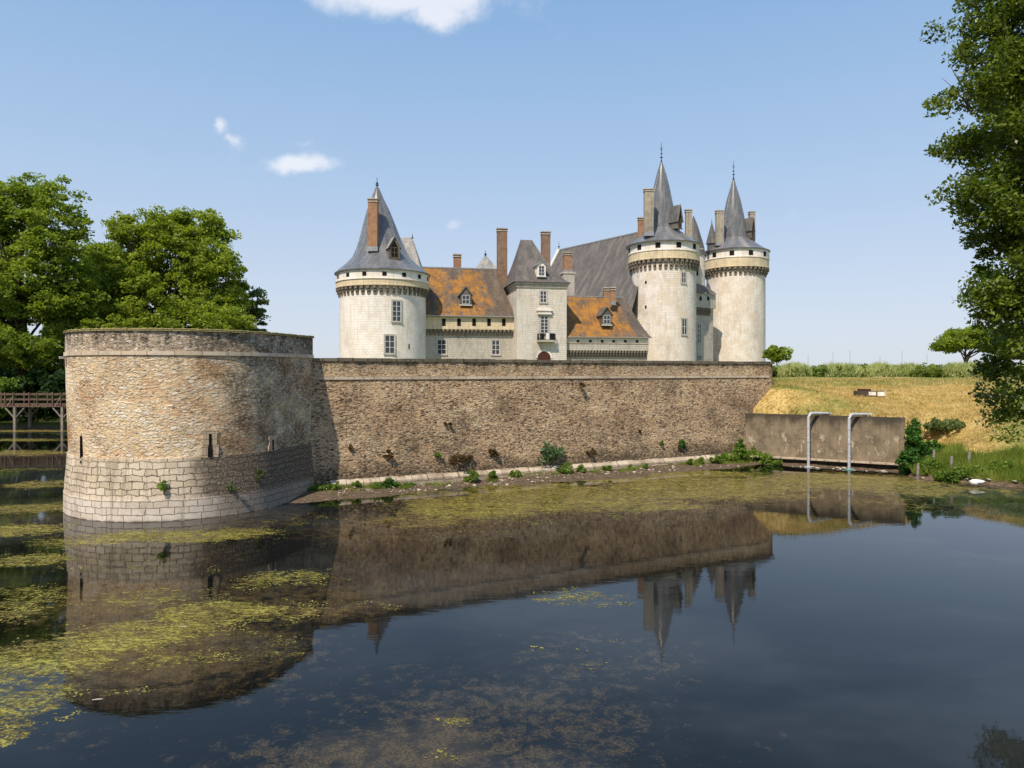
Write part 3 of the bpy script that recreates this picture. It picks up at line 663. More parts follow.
# ------------------------------------------------------------------ rampart wall
T = thing('rampart_wall', 'long brown rubble rampart wall running back from the round bastion', 'wall')
mb = MB(); u0, u1 = -.6, UEND; n = 60
def quadwall(mb, zlo, zhi, off0, off1, u0, u1, n=60, jit=0.0):
    for k in range(n):
        a = u0+(u1-u0)*k/n; b = u0+(u1-u0)*(k+1)/n
        A0 = wallp(a, off0); B0 = wallp(b, off0); A1 = wallp(a, off1); B1 = wallp(b, off1)
        mb.face([(*A0, zlo), (*B0, zlo), (*B1, zhi), (*A1, zhi)], [(a, zlo), (b, zlo), (b, zhi), (a, zhi)])
quadwall(mb, -1, 5.26, .12, 0, u0, u1)
# rounded far end of the wall, turning back
for k in range(8):
    t0 = math.pi/2*k/8; t1 = math.pi/2*(k+1)/8
    def ep(t, lo):
        c_ = V2(*wallp(UEND, -.7)); r = .7+(.12 if lo else 0); return c_+WN*(r*math.cos(t))+WD*(r*math.sin(t))
    A0, B0, A1, B1 = ep(t0, 1), ep(t1, 1), ep(t0, 0), ep(t1, 0); u = UEND+.7*t0; v = UEND+.7*t1
    mb.face([(*A0, -1), (*B0, -1), (*B1, 5.26), (*A1, 5.26)], [(u, -1), (v, -1), (v, 5.26), (u, 5.26)])
    mb.face([(*A1, 5.26), (*B1, 5.26), (*B1, 6.12), (*A1, 6.12)], [(u, 5.26), (v, 5.26), (v, 6.12), (u, 6.12)])
pe = V2(*wallp(UEND, -.7))+WD*.7
far_end = V2(48, 131)
mb.face([(pe.x, pe.y, -1), (far_end.x, far_end.y, -1), (far_end.x, far_end.y, 6.12), (pe.x, pe.y, 6.12)])
mb.build('wall_face', M['wall'], T)
mb = MB(); quadwall(mb, 5.40, 6.12, -.012, -.012, u0, u1); mb.build('parapet', M['wallpar'], T)
mb = MB(); mb.slab(wallp(-.5, .05), wallp(UEND-.05, .05), .5, 5.245, 5.405); mb.build('string_course', M['string'], T)
mb = MB(); u = -.1
while u < UEND+.4:
    l = random.uniform(.35, .75); h = random.uniform(-.012, .02); o_ = random.uniform(.03, .08)
    if random.random() < .995: mb.slab(wallp(u, o_), wallp(min(u+l-.012, UEND+.65), o_), .8, 6.10, 6.25+h)
    u += l
mb.build('coping', M['coping'], T)
mb = MB(); quadwall(mb, -1, .42, .40, .33, .9, UEND-3.0); quadwall(mb, .42, .60, .33, .1, .9, UEND-3.0); mb.build('plinth', M['plinth'], T)
mb = MB(); mb.slab(wallp(-1, -.6), wallp(UEND, -.6), .5, 4.6, 6.11); mb.build('parapet_back', M['wallpar'], T)
# drain holes and dark hollows with ferns are added as plants below
# hidden flank going back on the left side
T = thing('flank_wall', 'rampart flank running back from the bastion on the far left side', 'wall')
mb = MB(); mb.slab((-36, 80), (-33, 69), .6, -1, 6.2); mb.slab((-33, 69), (-17, 35.2), .8, -1, 6.2); mb.build('wall_face', M['wall'], T)

# ------------------------------------------------------------------ concrete retaining wall, pipes, block
T = thing('concrete_wall', 'stained grey concrete retaining wall at the right end of the rampart', 'wall')
L_ = (CB-CA).length
def cpt(u, off=0.0): q = CA+CD*u+CN*off; return (q.x, q.y)
mb = MB(); mb.slab(cpt(-.4), cpt(L_), .55, .42, 3.02); mb.slab(cpt(-.4, .03), cpt(L_-.02, .03), .5, 2.93, 3.035) if 0 else None
mb.build('wall_face', M['conc'], T)
mb = MB(); mb.slab(cpt(.1, .34), cpt(L_-.15, .34), .60, .37, .46); mb.build('ledge', M['plinth'], T)
mb = MB(); mb.slab(cpt(-.4, -.12), cpt(L_-.3, -.12), .4, -.8, .41); mb.build('undercut_base', M['dark'] if 0 else M['bark'], T)  # dark colour paints the shadow gap under the ledge
def pipe(px, lb):
    # vertical run outside the wall, elbow, then a short run back over the top
    d = (px-512)/F; n_ = CN; o = -CA; # ray/line
    best = None
    for k in range(400):
        u = L_*k/400; q = V2(*cpt(u, .72))
        e = abs(q.x/q.y-d)
        if best is None or e < best[0]: best = (e, u, q)
    _, u, q = best
    T = thing('drain_pipe', lb, 'pipe', (q.x, q.y, 0))
    top = 3.22; r = .082; bx = Vector((.90, .43, 0)).normalized()
    path = [(0,0,-.05), (0,0,1.2), (0,0,top-.35)]
    for k in range(1, 6):
        a = math.pi/2*k/5; path.append(tuple(bx*(.3*(1-math.cos(a)))+Vector((0, 0, top-.35+.3*math.sin(a)))))
    path.append(tuple(bx*1.75+Vector((0, 0, top-.10))))
    mb = MB(); mb.tube(path, r, 16); mb.build('pipe', M['galv'], T, True)
    for z_ in (.75, 1.55, 2.35): 
        mb = MB(); mb.lathe([(r, z_-.03), (r+.02, z_-.03), (r+.02, z_+.03), (r, z_+.03)], 16); mb.build('joint_ring', M['galv'], T)
    mb = MB(); mb.lathe([(r, .0), (.24, .0), (.24, .05), (r+.01, .07)], 20); mb.build('foot_flange', M['galv'] if px < 820 else M['teal'], T)
    mb = MB(); mb.tube([bx*1.75+Vector((0, 0, top-.10)), bx*1.82+Vector((0, 0, top-.105))], r+.04, 16); mb.build('end_flange', M['galv'], T)
    mb = MB(); mb.tube([(0, 0, 2.45), (-n_.x*.72, -n_.y*.72, 2.45)], .025, 6); mb.build('bracket', M['iron'], T)
pipe(808.5, 'left of the two galvanised pipes bent over the concrete wall'); pipe(849, 'right of the two galvanised pipes over the concrete wall, teal foot')
bp = at(869, 408, 50); hb = height(bp.x, bp.y)
T = thing('concrete_block', 'low whitewashed concrete block standing in the dry grass slope', 'block', (bp.x, bp.y, hb-.25), R(-4))
mb = MB(); mb.box(-.95, .95, -.3, .3, 0, .66); mb.build('block', M['conc'], T)
mb = MB(); mb.box(-.15, .35, -.32, -.3, .36, .62); mb.box(.45, .9, -.32, -.3, .3, .62); mb.box(.93, .97, -.32, .32, .3, .665); mb.build('limewash', M['limew'], T)
mb = MB(); mb.box(-.7, .1, -.1, .25, .67, .8); mb.build('rusty_lid', M['door'], T)

# shore posts
for px, py, h, lb in [(923,470,.9,'leftmost wooden stake beside the ivy at the water edge'), (939,467,.85,'second wooden stake from the ivy on the right bank'), (957,470,.75,'third stake on the bank, grey and split'), (975,470,.7,'rightmost stub of a stake on the right bank, in front of dry grass')]:
    q = wat(px, py+11); q.y += .5; z_ = height(q.x, q.y)
    T = MB(); T.tube([(0, 0, -.3), (.02, 0, h*.6), (.05, 0, h)], [.075, .07, .06], 8); o = T.build('stake', M['woodp'], None, True)
    o.location = (q.x, q.y, z_); tag(o, lb, 'stake', 'stakes along the right bank')

# ------------------------------------------------------------------ footbridge
T = thing('footbridge', 'weathered timber footbridge on braced trestles at the left edge', 'bridge', (X(15,68), 68, 0))
sc = 68/F
def bxz(px, py): p = at(px, py, 68); return p.x-X(15,68), p.z
xl, xr = X(-90,68)-X(15,68), X(150,68)-X(15,68)
_, zd = bxz(0, 405.5)
mb = MB(); mb.box(xl, xr, -.0, 2.2, zd, zd+.12); mb.build('deck', M['wood'], T)
for yy in (.0, 2.05):
    mb = MB(); mb.box(xl, xr, yy-.12, yy+.12, zd-.14, zd-.005); mb.build('beam', M['wood'], T)
for yy in (.0, 2.1):
    for py, hh in ((394.5, .13), (399.8, .10)):
        _, z_ = bxz(0, py); mb = MB(); mb.box(xl, xr, yy-.05, yy+.05, z_-hh/2, z_+hh/2); mb.build('rail', M['wood'], T)
    for px in (-90, -42, 5.5, 53, 100):
        for q in ((px, px+8, px+24, px+32) if yy < 1 else (px+4, px+28)):
            x_, _ = bxz(q, 400); _, zt = bxz(0, 392.3); mb = MB(); mb.box(x_-.05, x_+.05, yy-.1+(0.0), yy+.05, zd+.1, zt); mb.build('rail_post', M['wood'], T)
for px in (-32, 15, 62.5, 110):
    x_, _ = bxz(px, 400)
    for yy, nm in ((.0, 1), (2.1, 2)):
        mb = MB(); mb.box(x_-.11, x_+.11, yy-.11, yy+.11, -1, zd-.14); mb.build('trestle_post', M['woodp'], T)
        for sgn in (-1, 1):
            mb = MB(); mb.tube([(x_+sgn*.1, yy-.02, zd-1.15), (x_+sgn*.98, yy-.02, zd-.14)], .065, 6); mb.build('brace', M['woodp'], T)
    mb = MB(); mb.tube([(x_-.55, -.15, zd), (x_-.1, -.02, zd+.95)], .05, 6); mb.build('rail_strut', M['woodp'], T)

# ------------------------------------------------------------------ castle
def window(T, mat4, w, h, nx_=2, nz_=3, surround=M['limeg'], frame='white', sw=.14):
    """mat4: x along wall, -y outward, origin at the window's bottom centre"""
    mb = MB(); mb.M = mat4
    mb.box(-w/2-sw, -w/2, -.06, .1, -.12, h+.16); mb.box(w/2, w/2+sw, -.06, .1, -.12, h+.16); mb.box(-w/2, w/2, -.062, .1, h, h+.16); mb.box(-w/2-sw*1.2, w/2+sw*1.2, -.12, .1, -.16, -.0)
    W = mb.build('window', surround, T)
    mb = MB(); mb.M = mat4; mb.box(-w/2, w/2, -.012, .1, 0, h); mb.build('pane', M['glass'], W)
    mb = MB(); mb.M = mat4; t = .055
    for i in range(nx_+1):
        x_ = -w/2+t/2+(w-t)*i/nx_; tt = t*(1.3 if (i == nx_/2) else 1)/2; mb.box(x_-tt, x_+tt, -.045, .1, 0, h)
    for k in range(nz_+1):
        z_ = t/2+(h-t)*k/nz_; mb.box(-w/2+t, w/2-t, -.04, .1, z_-t/2, z_+t/2)
    mb.build('frame', M[frame], W); return W
def corbel_mesh(w, d, h):
    mb = MB()
    for k in range(3):
        z0 = h*k/3; z1 = h*(k+1)/3; dd = d*(k+1)/3; mb.box(-w/2, w/2, -dd, .1, z0+(.003 if k else 0), z1)
    return mb
def chimney(T, x, y, z0, z1, w, d, mat=None, cap=True, rz=0.0, stone=None):
    mb = MB(); mb.M = Matrix.Translation((x, y, 0)) @ Matrix.Rotation(rz, 4, 'Z')
    mb.box(-w/2, w/2, -d/2, d/2, z0, z1); c_ = mb.build('chimney', mat or M['brick'], T)
    if cap:
        mb = MB(); mb.M = Matrix.Translation((x, y, 0)) @ Matrix.Rotation(rz, 4, 'Z')
        mb.box(-w/2-.08, w/2+.08, -d/2-.08, d/2+.08, z1-.32, z1-.2); mb.box(-w/2-.1, w/2+.1, -d/2-.1, d/2+.1, z1+.002, z1+.14)
        mb.build('cap', stone or M['limeg'], c_)
        mb = MB(); mb.M = Matrix.Translation((x, y, 0)) @ Matrix.Rotation(rz, 4, 'Z')
        mb.box(-w/2+.12, w/2-.12, -d/2+.12, d/2-.12, z1+.14, z1+.17); mb.build('flue', M['dark'], c_)
        mb = MB(); mb.M = Matrix.Translation((x, y, 0)) @ Matrix.Rotation(rz, 4, 'Z')
        mb.box(-w/2-.06, w/2+.06, -d/2-.06, d/2+.06, z0-.3, z0+.25) ; mb.build('flashing', M['lead'], c_)
    return c_
def dormer(T, mat4, w, h, dep, roofh, wall, roofm, frame='white', nz_=2, dark=False, over=.18):
    """gabled dormer; origin bottom centre of its front"""
    mb = MB(); mb.M = mat4
    mb.box(-w/2, w/2, 0, dep, 0, h)
    mb.face([(-w/2, 0, h), (w/2, 0, h), (0, 0, h+roofh)]); D_ = mb.build('dormer', wall, T)
    mb = MB(); mb.M = mat4; a = w/2+over; e = -over
    k = roofh*(over/(w/2)); zt = h+roofh+.08; zl = h-k+.08
    for s in (-1, 1):
        q = [(s*a, e, zl), (0, e, zt), (0, dep, zt), (s*a, dep, zl)]
        q2 = [(x_, y_, z_-.09) for x_, y_, z_ in q]
        if s < 0: q = q[::-1]; q2 = q2[::-1]
        mb.face(q); mb.face(q2[::-1])
        for i in range(4): j = (i+1) % 4; mb.face([q[j], q[i], q2[i], q2[j]])
    mb.build('roof', roofm, D_)
    ww, wh = w*.68, h*.82
    mb = MB(); mb.M = mat4; mb.box(-ww/2, ww/2, -.02, .1, h*.08, h*.08+wh); 
    if dark: mb.face([(-ww/2, -.02, h*.9+.003), (ww/2, -.02, h*.9+.003), (0, -.02, h+roofh*.6)])
    mb.build('pane', M['dark'] if dark else M['glass'], D_)
    mb = MB(); mb.M = mat4; t = .05
    for i in range(3): x_ = -ww/2+t/2+(ww-t)*i/2; mb.box(x_-t/2, x_+t/2, -.05, .1, h*.08, h*.08+wh)
    for i in range(nz_+1): z_ = h*.08+t/2+(wh-t)*i/nz_; mb.box(-ww/2+t, ww/2-t, -.046, .1, z_-t/2, z_+t/2)
    mb.box(-w/2-.08, w/2+.08, -.14, .1, -.08, .04)
    mb.build('frame', M['barkl'] if dark else M[frame], D_); return D_
def finial(T, x, y, z0, z1, balls=3, arms=True):
    mb = MB(); H = z1-z0
    prof = [(.20, z0), (.10, z0+H*.12), (.05, z0+H*.2)]
    for k in range(balls):
        zc = z0+H*(.28+.17*k); rr = .22-.045*k
        prof += [(.04, zc-rr*.55), (rr, zc-.03), (rr, zc+.03), (.04, zc+rr*.55)]
    prof += [(.035, z1-H*.15), (.01, z1)]
    mb.lathe(prof, 10, c=(x, y))
    if arms:
        zc = z0+H*.7; mb.box(x-.28, x+.28, y-.025, y+.025, zc-.025, zc+.025)
    mb.build('finial', M['iron'], T, True)
def round_tower(name, label, C_, zbase, R0, zm0, zm1, R1, zs, ze, cone, nop, opz, nc, axis=(lambda z: (-.36*min(1, max(0, z-25)/6), 0)), phase=0.0, body='lime', Re=None, oph=.5, opw=.5, kind='tower'):
    T = thing(name, label, kind, (C_[0], C_[1], zbase)); b = zbase
    mb = MB(); mb.lathe([(R0, 0), (R0, 5-b+6), (R0, zm1-b)], 96, ur=R0); mb.build('wall', M[body], T, True)
    w = 2*math.pi*R0/nc
    c0 = corbel_mesh(w*.5, R1-R0+.02, zm1-zm0).build('corbel', M['corbel'], T)
    c0.location = (0, -R0, zm0-b)
    for k in range(1, nc):
        a = 2*math.pi*k/nc; inst(c0, T, (R0*math.sin(a), -R0*math.cos(a), zm0-b), a)
    mb = MB(); mb.lathe([(R0-.2, zm1-b), (R1+.06, zm1-b), (R1+.06, zm1-b+.15), (R1, zm1-b+.16), (R1, zs-b)], 96, ur=R1); mb.build('parapet_ring', M['limey'], T, True)
    mb = MB(); mb.lathe([(R1, zs-b-.05), (R1+.09, zs-b-.05), (R1+.09, zs-b+.07), (R1-.02, zs-b+.08), (R1-.02, ze-b)], 96, ur=R1); mb.build('upper_ring', M['limew'], T, True)
    for k in range(nop):
        a = phase+2*math.pi*k/nop
        mb = onface(MB(), C_, a, R1, 0); mb.box(-opw/2, opw/2, -.012, .3, opz-b-oph/2, opz-b+oph/2); mb.build('gun_port', M['dark'], T)
    ax = (lambda z: axis(z+b)) if axis else None
    Re = Re or cone[0][0]
    low = [(R1-.05, ze-b-.02), (Re, ze-b-.05), (Re, ze-b+.06)]
    k = next(i for i, (r, z) in enumerate(cone) if i > 0 and z > cone[0][1]+2.0)
    mb = MB(); mb.lathe(low+[(r, z-b) for r, z in cone], 96, ax=ax, ur=3.0); mb.build('roof', M['slatecone'], T, True)
    return T
def towin(T, C_, r, px, py0, py1, w, zb_, nx_=2, nz_=3, **kw):
    az, z0 = cylhit(C_, r, px, py1); _, z1 = cylhit(C_, r, px, py0)
    m = Matrix.Translation((r*math.sin(az), -r*math.cos(az), z0-zb_)) @ Matrix.Rotation(az, 4, 'Z') @ Matrix.Translation((0, -.01, 0))
    return window(T, m, w, z1-z0, nx_, nz_, **kw)
def cyl_slit(T, C_, r, px, py0, py1, w, zb_):
    az, z0 = cylhit(C_, r, px, py1); _, z1 = cylhit(C_, r, px, py0)
    mb = onface(MB(), C_, az, r, 0); mb.box(-w/2, w/2, -.012, .2, z0-zb_, z1-zb_); mb.build('slit_window', M['dark'], T)

# --- left tower
CL = (X(383,90), 90.0); zb0 = 2.0
k9 = 90/F
def ax_left(z): t_ = max(0, (z-17.8)/12); return (-.75*min(1, t_*1.15), 0)
TL = round_tower('round_tower', 'leftmost round castle tower, white, with brick chimney on its slate cone', CL, zb0, 5.38, 14.95, 15.95, 5.78, 16.75, 17.85,
    [(6.0,17.85),(5.5,18.35),(4.6,19.05),(3.65,20.0),(3.05,21.2),(2.55,22.6),(2.05,24.2),(1.45,26.0),(.85,27.4),(.3,28.8),(.08,29.15)], 15, 17.3, 46, axis=ax_left, phase=R(12), body='limew', oph=.48, opw=.5)
finial(TL, -.75, 0, 28.9-zb0, 30.3-zb0, 2, False)
towin(TL, CL, 5.38, 396.6, 301, 321.5, 1.05, zb0, 2, 4); towin(TL, CL, 5.38, 389.7, 335.3, 353.5, 1.15, zb0, 2, 3)
cyl_slit(TL, CL, 5.4, 409, 344, 349, .14, zb0)
pc = at(373.3, 250, 86.8); chimney(TL, pc.x-CL[0], pc.y-CL[1], 20.6-zb0, at(0,200.2,86.8).z-zb0, 1.12, .95)
pd = at(394.5, 258, 86.3); m = Matrix.Translation((pd.x-CL[0], pd.y-CL[1], at(0,258.5,86.3).z-zb0)) @ Matrix.Rotation(R(24), 4, 'Z')
dormer(TL, m, 1.35, 1.5, 3.0, 1.15, M['slateb'], M['pale_slate'], dark=True)
# stair turret behind the left tower
cc = at(408, 262, 97); TS = thing('stair_turret', 'square turret with pale hipped roof behind the leftmost tower', 'turret', (cc.x, cc.y, 6))
mb = MB(); mb.box(-2.3, 2.3, -2.3, 2.3, 0, 12.4); mb.build('wall', M['limeg'], TS)
def hip(mb, x0, x1, y0, y1, z0, rx0, rx1, ry, z1, bell=0.0, over=0.0):
    """hipped roof with ridge rx0..rx1 at y=ry; bell>0 flares the eaves (z of the break, inset)"""
    def ring(t):   # t 0..1 from eave to ridge
        f = t**(1/(1+bell)) if bell else t
        return [(x0+(rx0-x0)*t, y0+(ry-y0)*t), (x1+(rx1-x1)*t, y0+(ry-y0)*t), (x1+(rx1-x1)*t, y1+(ry-y1)*t), (x0+(rx0-x0)*t, y1+(ry-y1)*t)], z0+(z1-z0)*(t**(1+bell))
    n = 8 if bell else 1
    for k in range(n):
        a, za = ring(k/n); b, zb_ = ring((k+1)/n)
        for i in range(4):
            j = (i+1) % 4; q = [(*a[i], za), (*a[j], za), (*b[j], zb_), (*b[i], zb_)]
            if k == n-1 and i in (1, 3): q = q[:3]
            if k == n-1 and (Vector(q[2])-Vector(q[-1])).length < 1e-5: q = q[:3]
            mb.face(q)
    return mb
mb = MB(); hip(mb, -2.5, 2.5, -2.5, 2.5, 12.3, -1.6, .6, 0, at(0,237.5,97).z-6, .15); mb.build('roof', M['pale_slate'], TS)
finial(TS, .6, 0, at(0,238,97).z-6, at(0,233.5,97).z-6, 0, False)

# --- frame helper for the façades
class Fr:
    def __init__(s, T, o, rz): s.T = T; s.o = V2(*o[:2]); s.c, s.s = math.cos(rz), math.sin(rz); s.z = T.location.z
    def xz(s, px, py, yl=0.0):
        d = V2((px-512)/F, 1.0); n = V2(-s.s, s.c)
        t_ = (n.dot(s.o)+yl)/n.dot(d); p = d*t_-s.o
        return p.dot(V2(s.c, s.s)), CH-(py-HY)/F*t_-s.z
A11 = R(11)
# --- left wing
oL = (X(427,91.5), 91.5, 2.0)
TW = thing('castle_wing', 'left castle wing with rusty orange lichen roof beside the white tower', 'building', oL, A11); f = Fr(TW, oL, A11)
xR, zE = f.xz(514, 317.2); xr_, zR = f.xz(496, 269.5, 5.0); x0 = -2.5
_, zmt = f.xz(470, 329.6); _, zmb = f.xz(470, 335.8)
mb = MB(); mb.box(x0, xR, .0, 10, 0, zmt-.002); mb.build('wall', M['limeg'], TW)
mb = MB(); mb.box(x0, xR, -.55, 9.9, zmt, zE); mb.build('parapet_band', M['limey'], TW)
c0 = corbel_mesh(.26, .55, zmt-zmb).build('corbel', M['corbel'], TW); nC = 26; c0.location = (x0+.3, 0, zmb)
for k in range(1, nC): inst(c0, TW, (x0+.3+(xR-x0-.6)*k/(nC-1), 0, zmb))
mb = MB(); hip(mb, x0, xR+.25, -.95, 10.9, zE, x0, xr_, 5.0, zR, .12); mb.build('roof', M['lich1'], TW)
mb = MB(); mb.box(x0, xr_, 4.9, 5.1, zR-.05, zR+.12); mb.build('ridge', M['lead'], TW)
mb = MB(); mb.box(x0, xR+.2, -.98, -.85, zE-.08, zE+.05); mb.build('gutter', M['lead'], TW)
for px in (443.8, 459, 474.1, 489, 503.8):
    x_, z1 = f.xz(px, 318.5, -.55); _, z0 = f.xz(px, 326, -.55); mb = MB(); mb.box(x_-.24, x_+.24, -.562, 0, z0, z1); mb.build('embrasure', M['dark'], TW)
def facwin(T, f, px, py0, py1, w, yl=0.0, **kw):
    x_, z0 = f.xz(px, py1, yl); _, z1 = f.xz(px, py0, yl); return window(T, Matrix.Translation((x_, yl, z0)), w, z1-z0, **kw)
facwin(TW, f, 441.7, 339.7, 354.2, 1.15, nz_=3); facwin(TW, f, 495.7, 340.2, 354.5, 1.05, nz_=3)
def roofdormer(T, f, px, py0, py1, pyt, w, yl, **kw):
    x_, z0 = f.xz(px, py1, yl); _, z1 = f.xz(px, py0, yl); _, zt = f.xz(px, pyt, yl)
    return dormer(T, Matrix.Translation((x_, yl, z0)), w, z1-z0, 3.5, zt-z1, **kw)
roofdormer(TW, f, 465.8, 294, 305, 286.8, 1.45, .05, wall=M['slateb'], roofm=M['slateb'], dark=False)
x_, z1 = f.xz(457.3, 255.2, 7); chimney(TW, x_, 7, zR-3, z1, .95, .8, rz=.1)
# rear turret with pyramid roof
cc = at(485.5, 262, 108); TS = thing('pavilion_turret', 'small pale pyramid roof peeping over the left orange roof', 'turret', (cc.x, cc.y, 6), .2)
mb = MB(); mb.box(-1.6, 1.6, -1.6, 1.6, 0, at(0,270.5,108).z-6); mb.build('wall', M['limeg'], TS)
mb = MB(); hip(mb, -1.75, 1.75, -1.75, 1.75, at(0,270.5,108).z-6, 0, 0, 0, at(0,254.6,108).z-6, .1); mb.build('roof', M['pale_slate'], TS)
finial(TS, 0, 0, at(0,255.5,108).z-6, at(0,250.3,108).z-6, 1, False)

# --- right wing
oR = (X(567.5,93.6), 93.6, 2.0)
TW = thing('castle_wing', 'right castle wing with bright orange lichen roof between pavilion and keep', 'building', oR, A11); f = Fr(TW, oR, A11)
xR, zE = f.xz(647.2, 338); xr_, zR = f.xz(624, 297.5, 5.0); x0 = -.25
xl_ , _ = f.xz(570, 297, 5.0)
_, zmt = f.xz(610, 350.6); _, zmb = f.xz(610, 357.8); _, zst = f.xz(610, 343.7)
mb = MB(); mb.box(x0, xR, 0, 10, 0, zmt-.002); mb.build('wall', M['limeg'], TW)
mb = MB(); mb.box(x0, xR, -.5, 9.9, zmt, zst); mb.build('parapet_band', M['limeg'], TW)
mb = MB(); mb.box(x0, xR-.003, -.46, 9.8, zst+.1, zE); mb.build('upper_band', M['limew'], TW)
mb = MB(); mb.box(x0, xR+.05, -.58, 9.95, zst, zst+.1); mb.build('string_course', M['string'], TW)
c0 = corbel_mesh(.24, .5, zmt-zmb).build('corbel', M['corbel'], TW); nC = 27; c0.location = (x0+.2, 0, zmb)
for k in range(1, nC): inst(c0, TW, (x0+.2+(xR-x0-.4)*k/(nC-1), 0, zmb))
mb = MB(); hip(mb, x0-.1, xR+.3, -.9, 10.9, zE, x0, xr_, 5.0, zR, .18); mb.build('roof', M['lich2'], TW)
mb = MB(); mb.box(x0, xr_, 4.9, 5.1, zR-.05, zR+.1); mb.build('ridge', M['lead'], TW)
mb = MB(); mb.box(x0, xR+.3, -.94, -.8, zE-.07, zE+.05); mb.build('gutter', M['lead'], TW)
for px in (578, 590.4, 602.1, 613.6, 625.3, 637.1):
    x_, z1 = f.xz(px, 340, -.46); _, z0 = f.xz(px, 342.6, -.46); mb = MB(); mb.box(x_-.18, x_+.18, -.472, 0, z0, z1); mb.build('embrasure', M['dark'], TW)
roofdormer(TW, f, 606.8, 314, 325, 307.2, 1.35, .3, wall=M['slateb'], roofm=M['slateb'])
x_, z1 = f.xz(612.4, 288.2, 2.9); chimney(TW, x_, 2.9, f.xz(612,303,2.9)[1], z1, .62, .6)
x_, z1 = f.xz(606.2, 288.6, 5.6); chimney(TW, x_, 5.6, zR-1, z1, .75, .6, cap=True)
x_, z1 = f.xz(567.4, 253.5, 8.5); _, zm = f.xz(567.4, 273, 8.5)
chimney(TW, x_, 8.5, zm+.1, z1, 1.15, 1.0); mb = MB(); mb.box(x_-.85, x_+.85, 7.8, 9.2, 8, zm-.2); mb.box(x_-.98, x_+.98, 7.7, 9.3, zm-.198, zm+.09); mb.build('chimney_base', M['limeg'], TW)

# --- pavilion
oP = (X(517,91), 91.0, 2.0)
TP = thing('gate_pavilion', 'square stone gate pavilion with tall brown hipped roof and arched red door', 'building', oP, A11); f = Fr(TP, oP, A11)
W, zE = f.xz(566.6, 285.5); DP = 10.0
mb = MB(); mb.box(0, W, 0, DP, 0, zE); mb.build('wall', M['limeg2'], TP)
mb = MB(); mb.box(-.28, W+.28, -.28, DP+.28, zE+.003, zE+.3); mb.box(-.14, W+.14, -.14, DP+.14, zE-.35, zE); mb.build('cornice', M['limeg'], TP)
_, zA = f.xz(530, 240, 5); xa0, _ = f.xz(520.5, 240, 5); xa1, _ = f.xz(532.0, 240, 5)
mb = MB(); hip(mb, -.5, W+.5, -.5, DP+.5, zE+.3, xa0, xa1, 5.0, zA, .4); mb.build('roof', M['slateb'], TP)
for x_, w_, yy, pt in ((502.0, 1.35, 8.0, 229.5), (545.6, 1.2, 9.2, 232.8)):
    xx, z1 = f.xz(x_, pt, yy); chimney(TP, xx, yy, zE-1.5 if x_ < 510 else zE+1.5, z1, w_, .9, M['brickd'])
facwin(TP, f, 543.3, 291.2, 302.5, .85, nz_=3); facwin(TP, f, 544.3, 315.8, 333.2, 1.0, nz_=5)
x_, z0 = f.xz(544.3, 314.5); mb = MB(); mb.box(x_-.95, x_+.95, -.3, .1, z0, z0+.15); mb.box(x_-.85, x_+.85, -.22, .1, z0+.153, z0+.45); mb.box(x_-1.05, x_+1.05, -.36, .1, z0+.453, z0+.6)
mb.face([(x_-1.0, -.2, z0+.6), (x_+1.0, -.2, z0+.6), (x_, -.2, z0+1.1)]); mb.face([(x_+1.0, -.2, z0+.6), (x_+1.0, .05, z0+.6), (x_, .05, z0+1.1), (x_, -.2, z0+1.1)]); mb.face([(x_-1.0, .05, z0+.6), (x_-1.0, -.2, z0+.6), (x_, -.2, z0+1.1), (x_, .05, z0+1.1)])
mb.build('pediment', M['limew'], TP)
xb, zf_ = f.xz(546, 340.5); 
mb = MB(); mb.box(xb-1.2, xb+1.1, -.85, .1, zf_-.2, zf_); mb.build('balcony_slab', M['limeg'], TP)
mb = MB()
for k in range(15): q = xb-1.15+2.2*k/14; mb.box(q-.02, q+.02, -.82, -.78, zf_, zf_+.85)
for z_ in (.05, .8): mb.box(xb-1.17, xb+1.07, -.83, -.77, zf_+z_, zf_+z_+.06)
for s_ in (-1.17, 1.03):
    mb.box(xb+s_, xb+s_+.04, -.8, .05, zf_+.8, zf_+.86)
    for k in range(4): mb.box(xb+s_, xb+s_+.04, -.65+.2*k, -.62+.2*k, zf_, zf_+.8)
bal = mb.build('balcony_railing', M['iron'], TP)
mb = MB()
for a, b in ((-.95, -.45), (.3, .85)): mb.box(xb+a, xb+b, -.88, -.835, zf_+.05, zf_+.9)
mb.build('dark_drape', M['iron'], TP)
mb = MB(); mb.box(xb-.2, xb+.22, -.9, -.835, zf_+.1, zf_+.86); mb.build('white_drape', M['cloth'], TP)
# arched door
xd, zt = f.xz(544, 351.4); r_ = .88; pts = [(xd-r_, -.02, 2.2)]+[(xd-r_*math.cos(math.pi*k/14), -.02, zt-r_+r_*math.sin(math.pi*k/14)) for k in range(15)]+[(xd+r_, -.02, 2.2)]
mb = MB(); mb.face(pts[::-1]); dr = mb.build('door', M['door'], TP)
mb = MB(); r2 = r_+.22
for k in range(14):
    a0 = math.pi*k/14; a1 = math.pi*(k+1)/14
    P4 = [(xd-r*math.cos(a), -.08, zt-r_+r*math.sin(a)) for r, a in ((r_, a0), (r_, a1), (r2, a1), (r2, a0))]
    mb.face(P4); mb.face([(P4[3][0], .02, P4[3][2]), P4[3], P4[2], (P4[2][0], .02, P4[2][2])])
mb.build('arch', M['limew'], dr)
x_, z0 = f.xz(541.5, 276.5, .25); dormer(TP, Matrix.Translation((x_, .25, z0)), 1.1, 1.55, 3.2, .45, M['limew'], M['lead'], nz_=3)

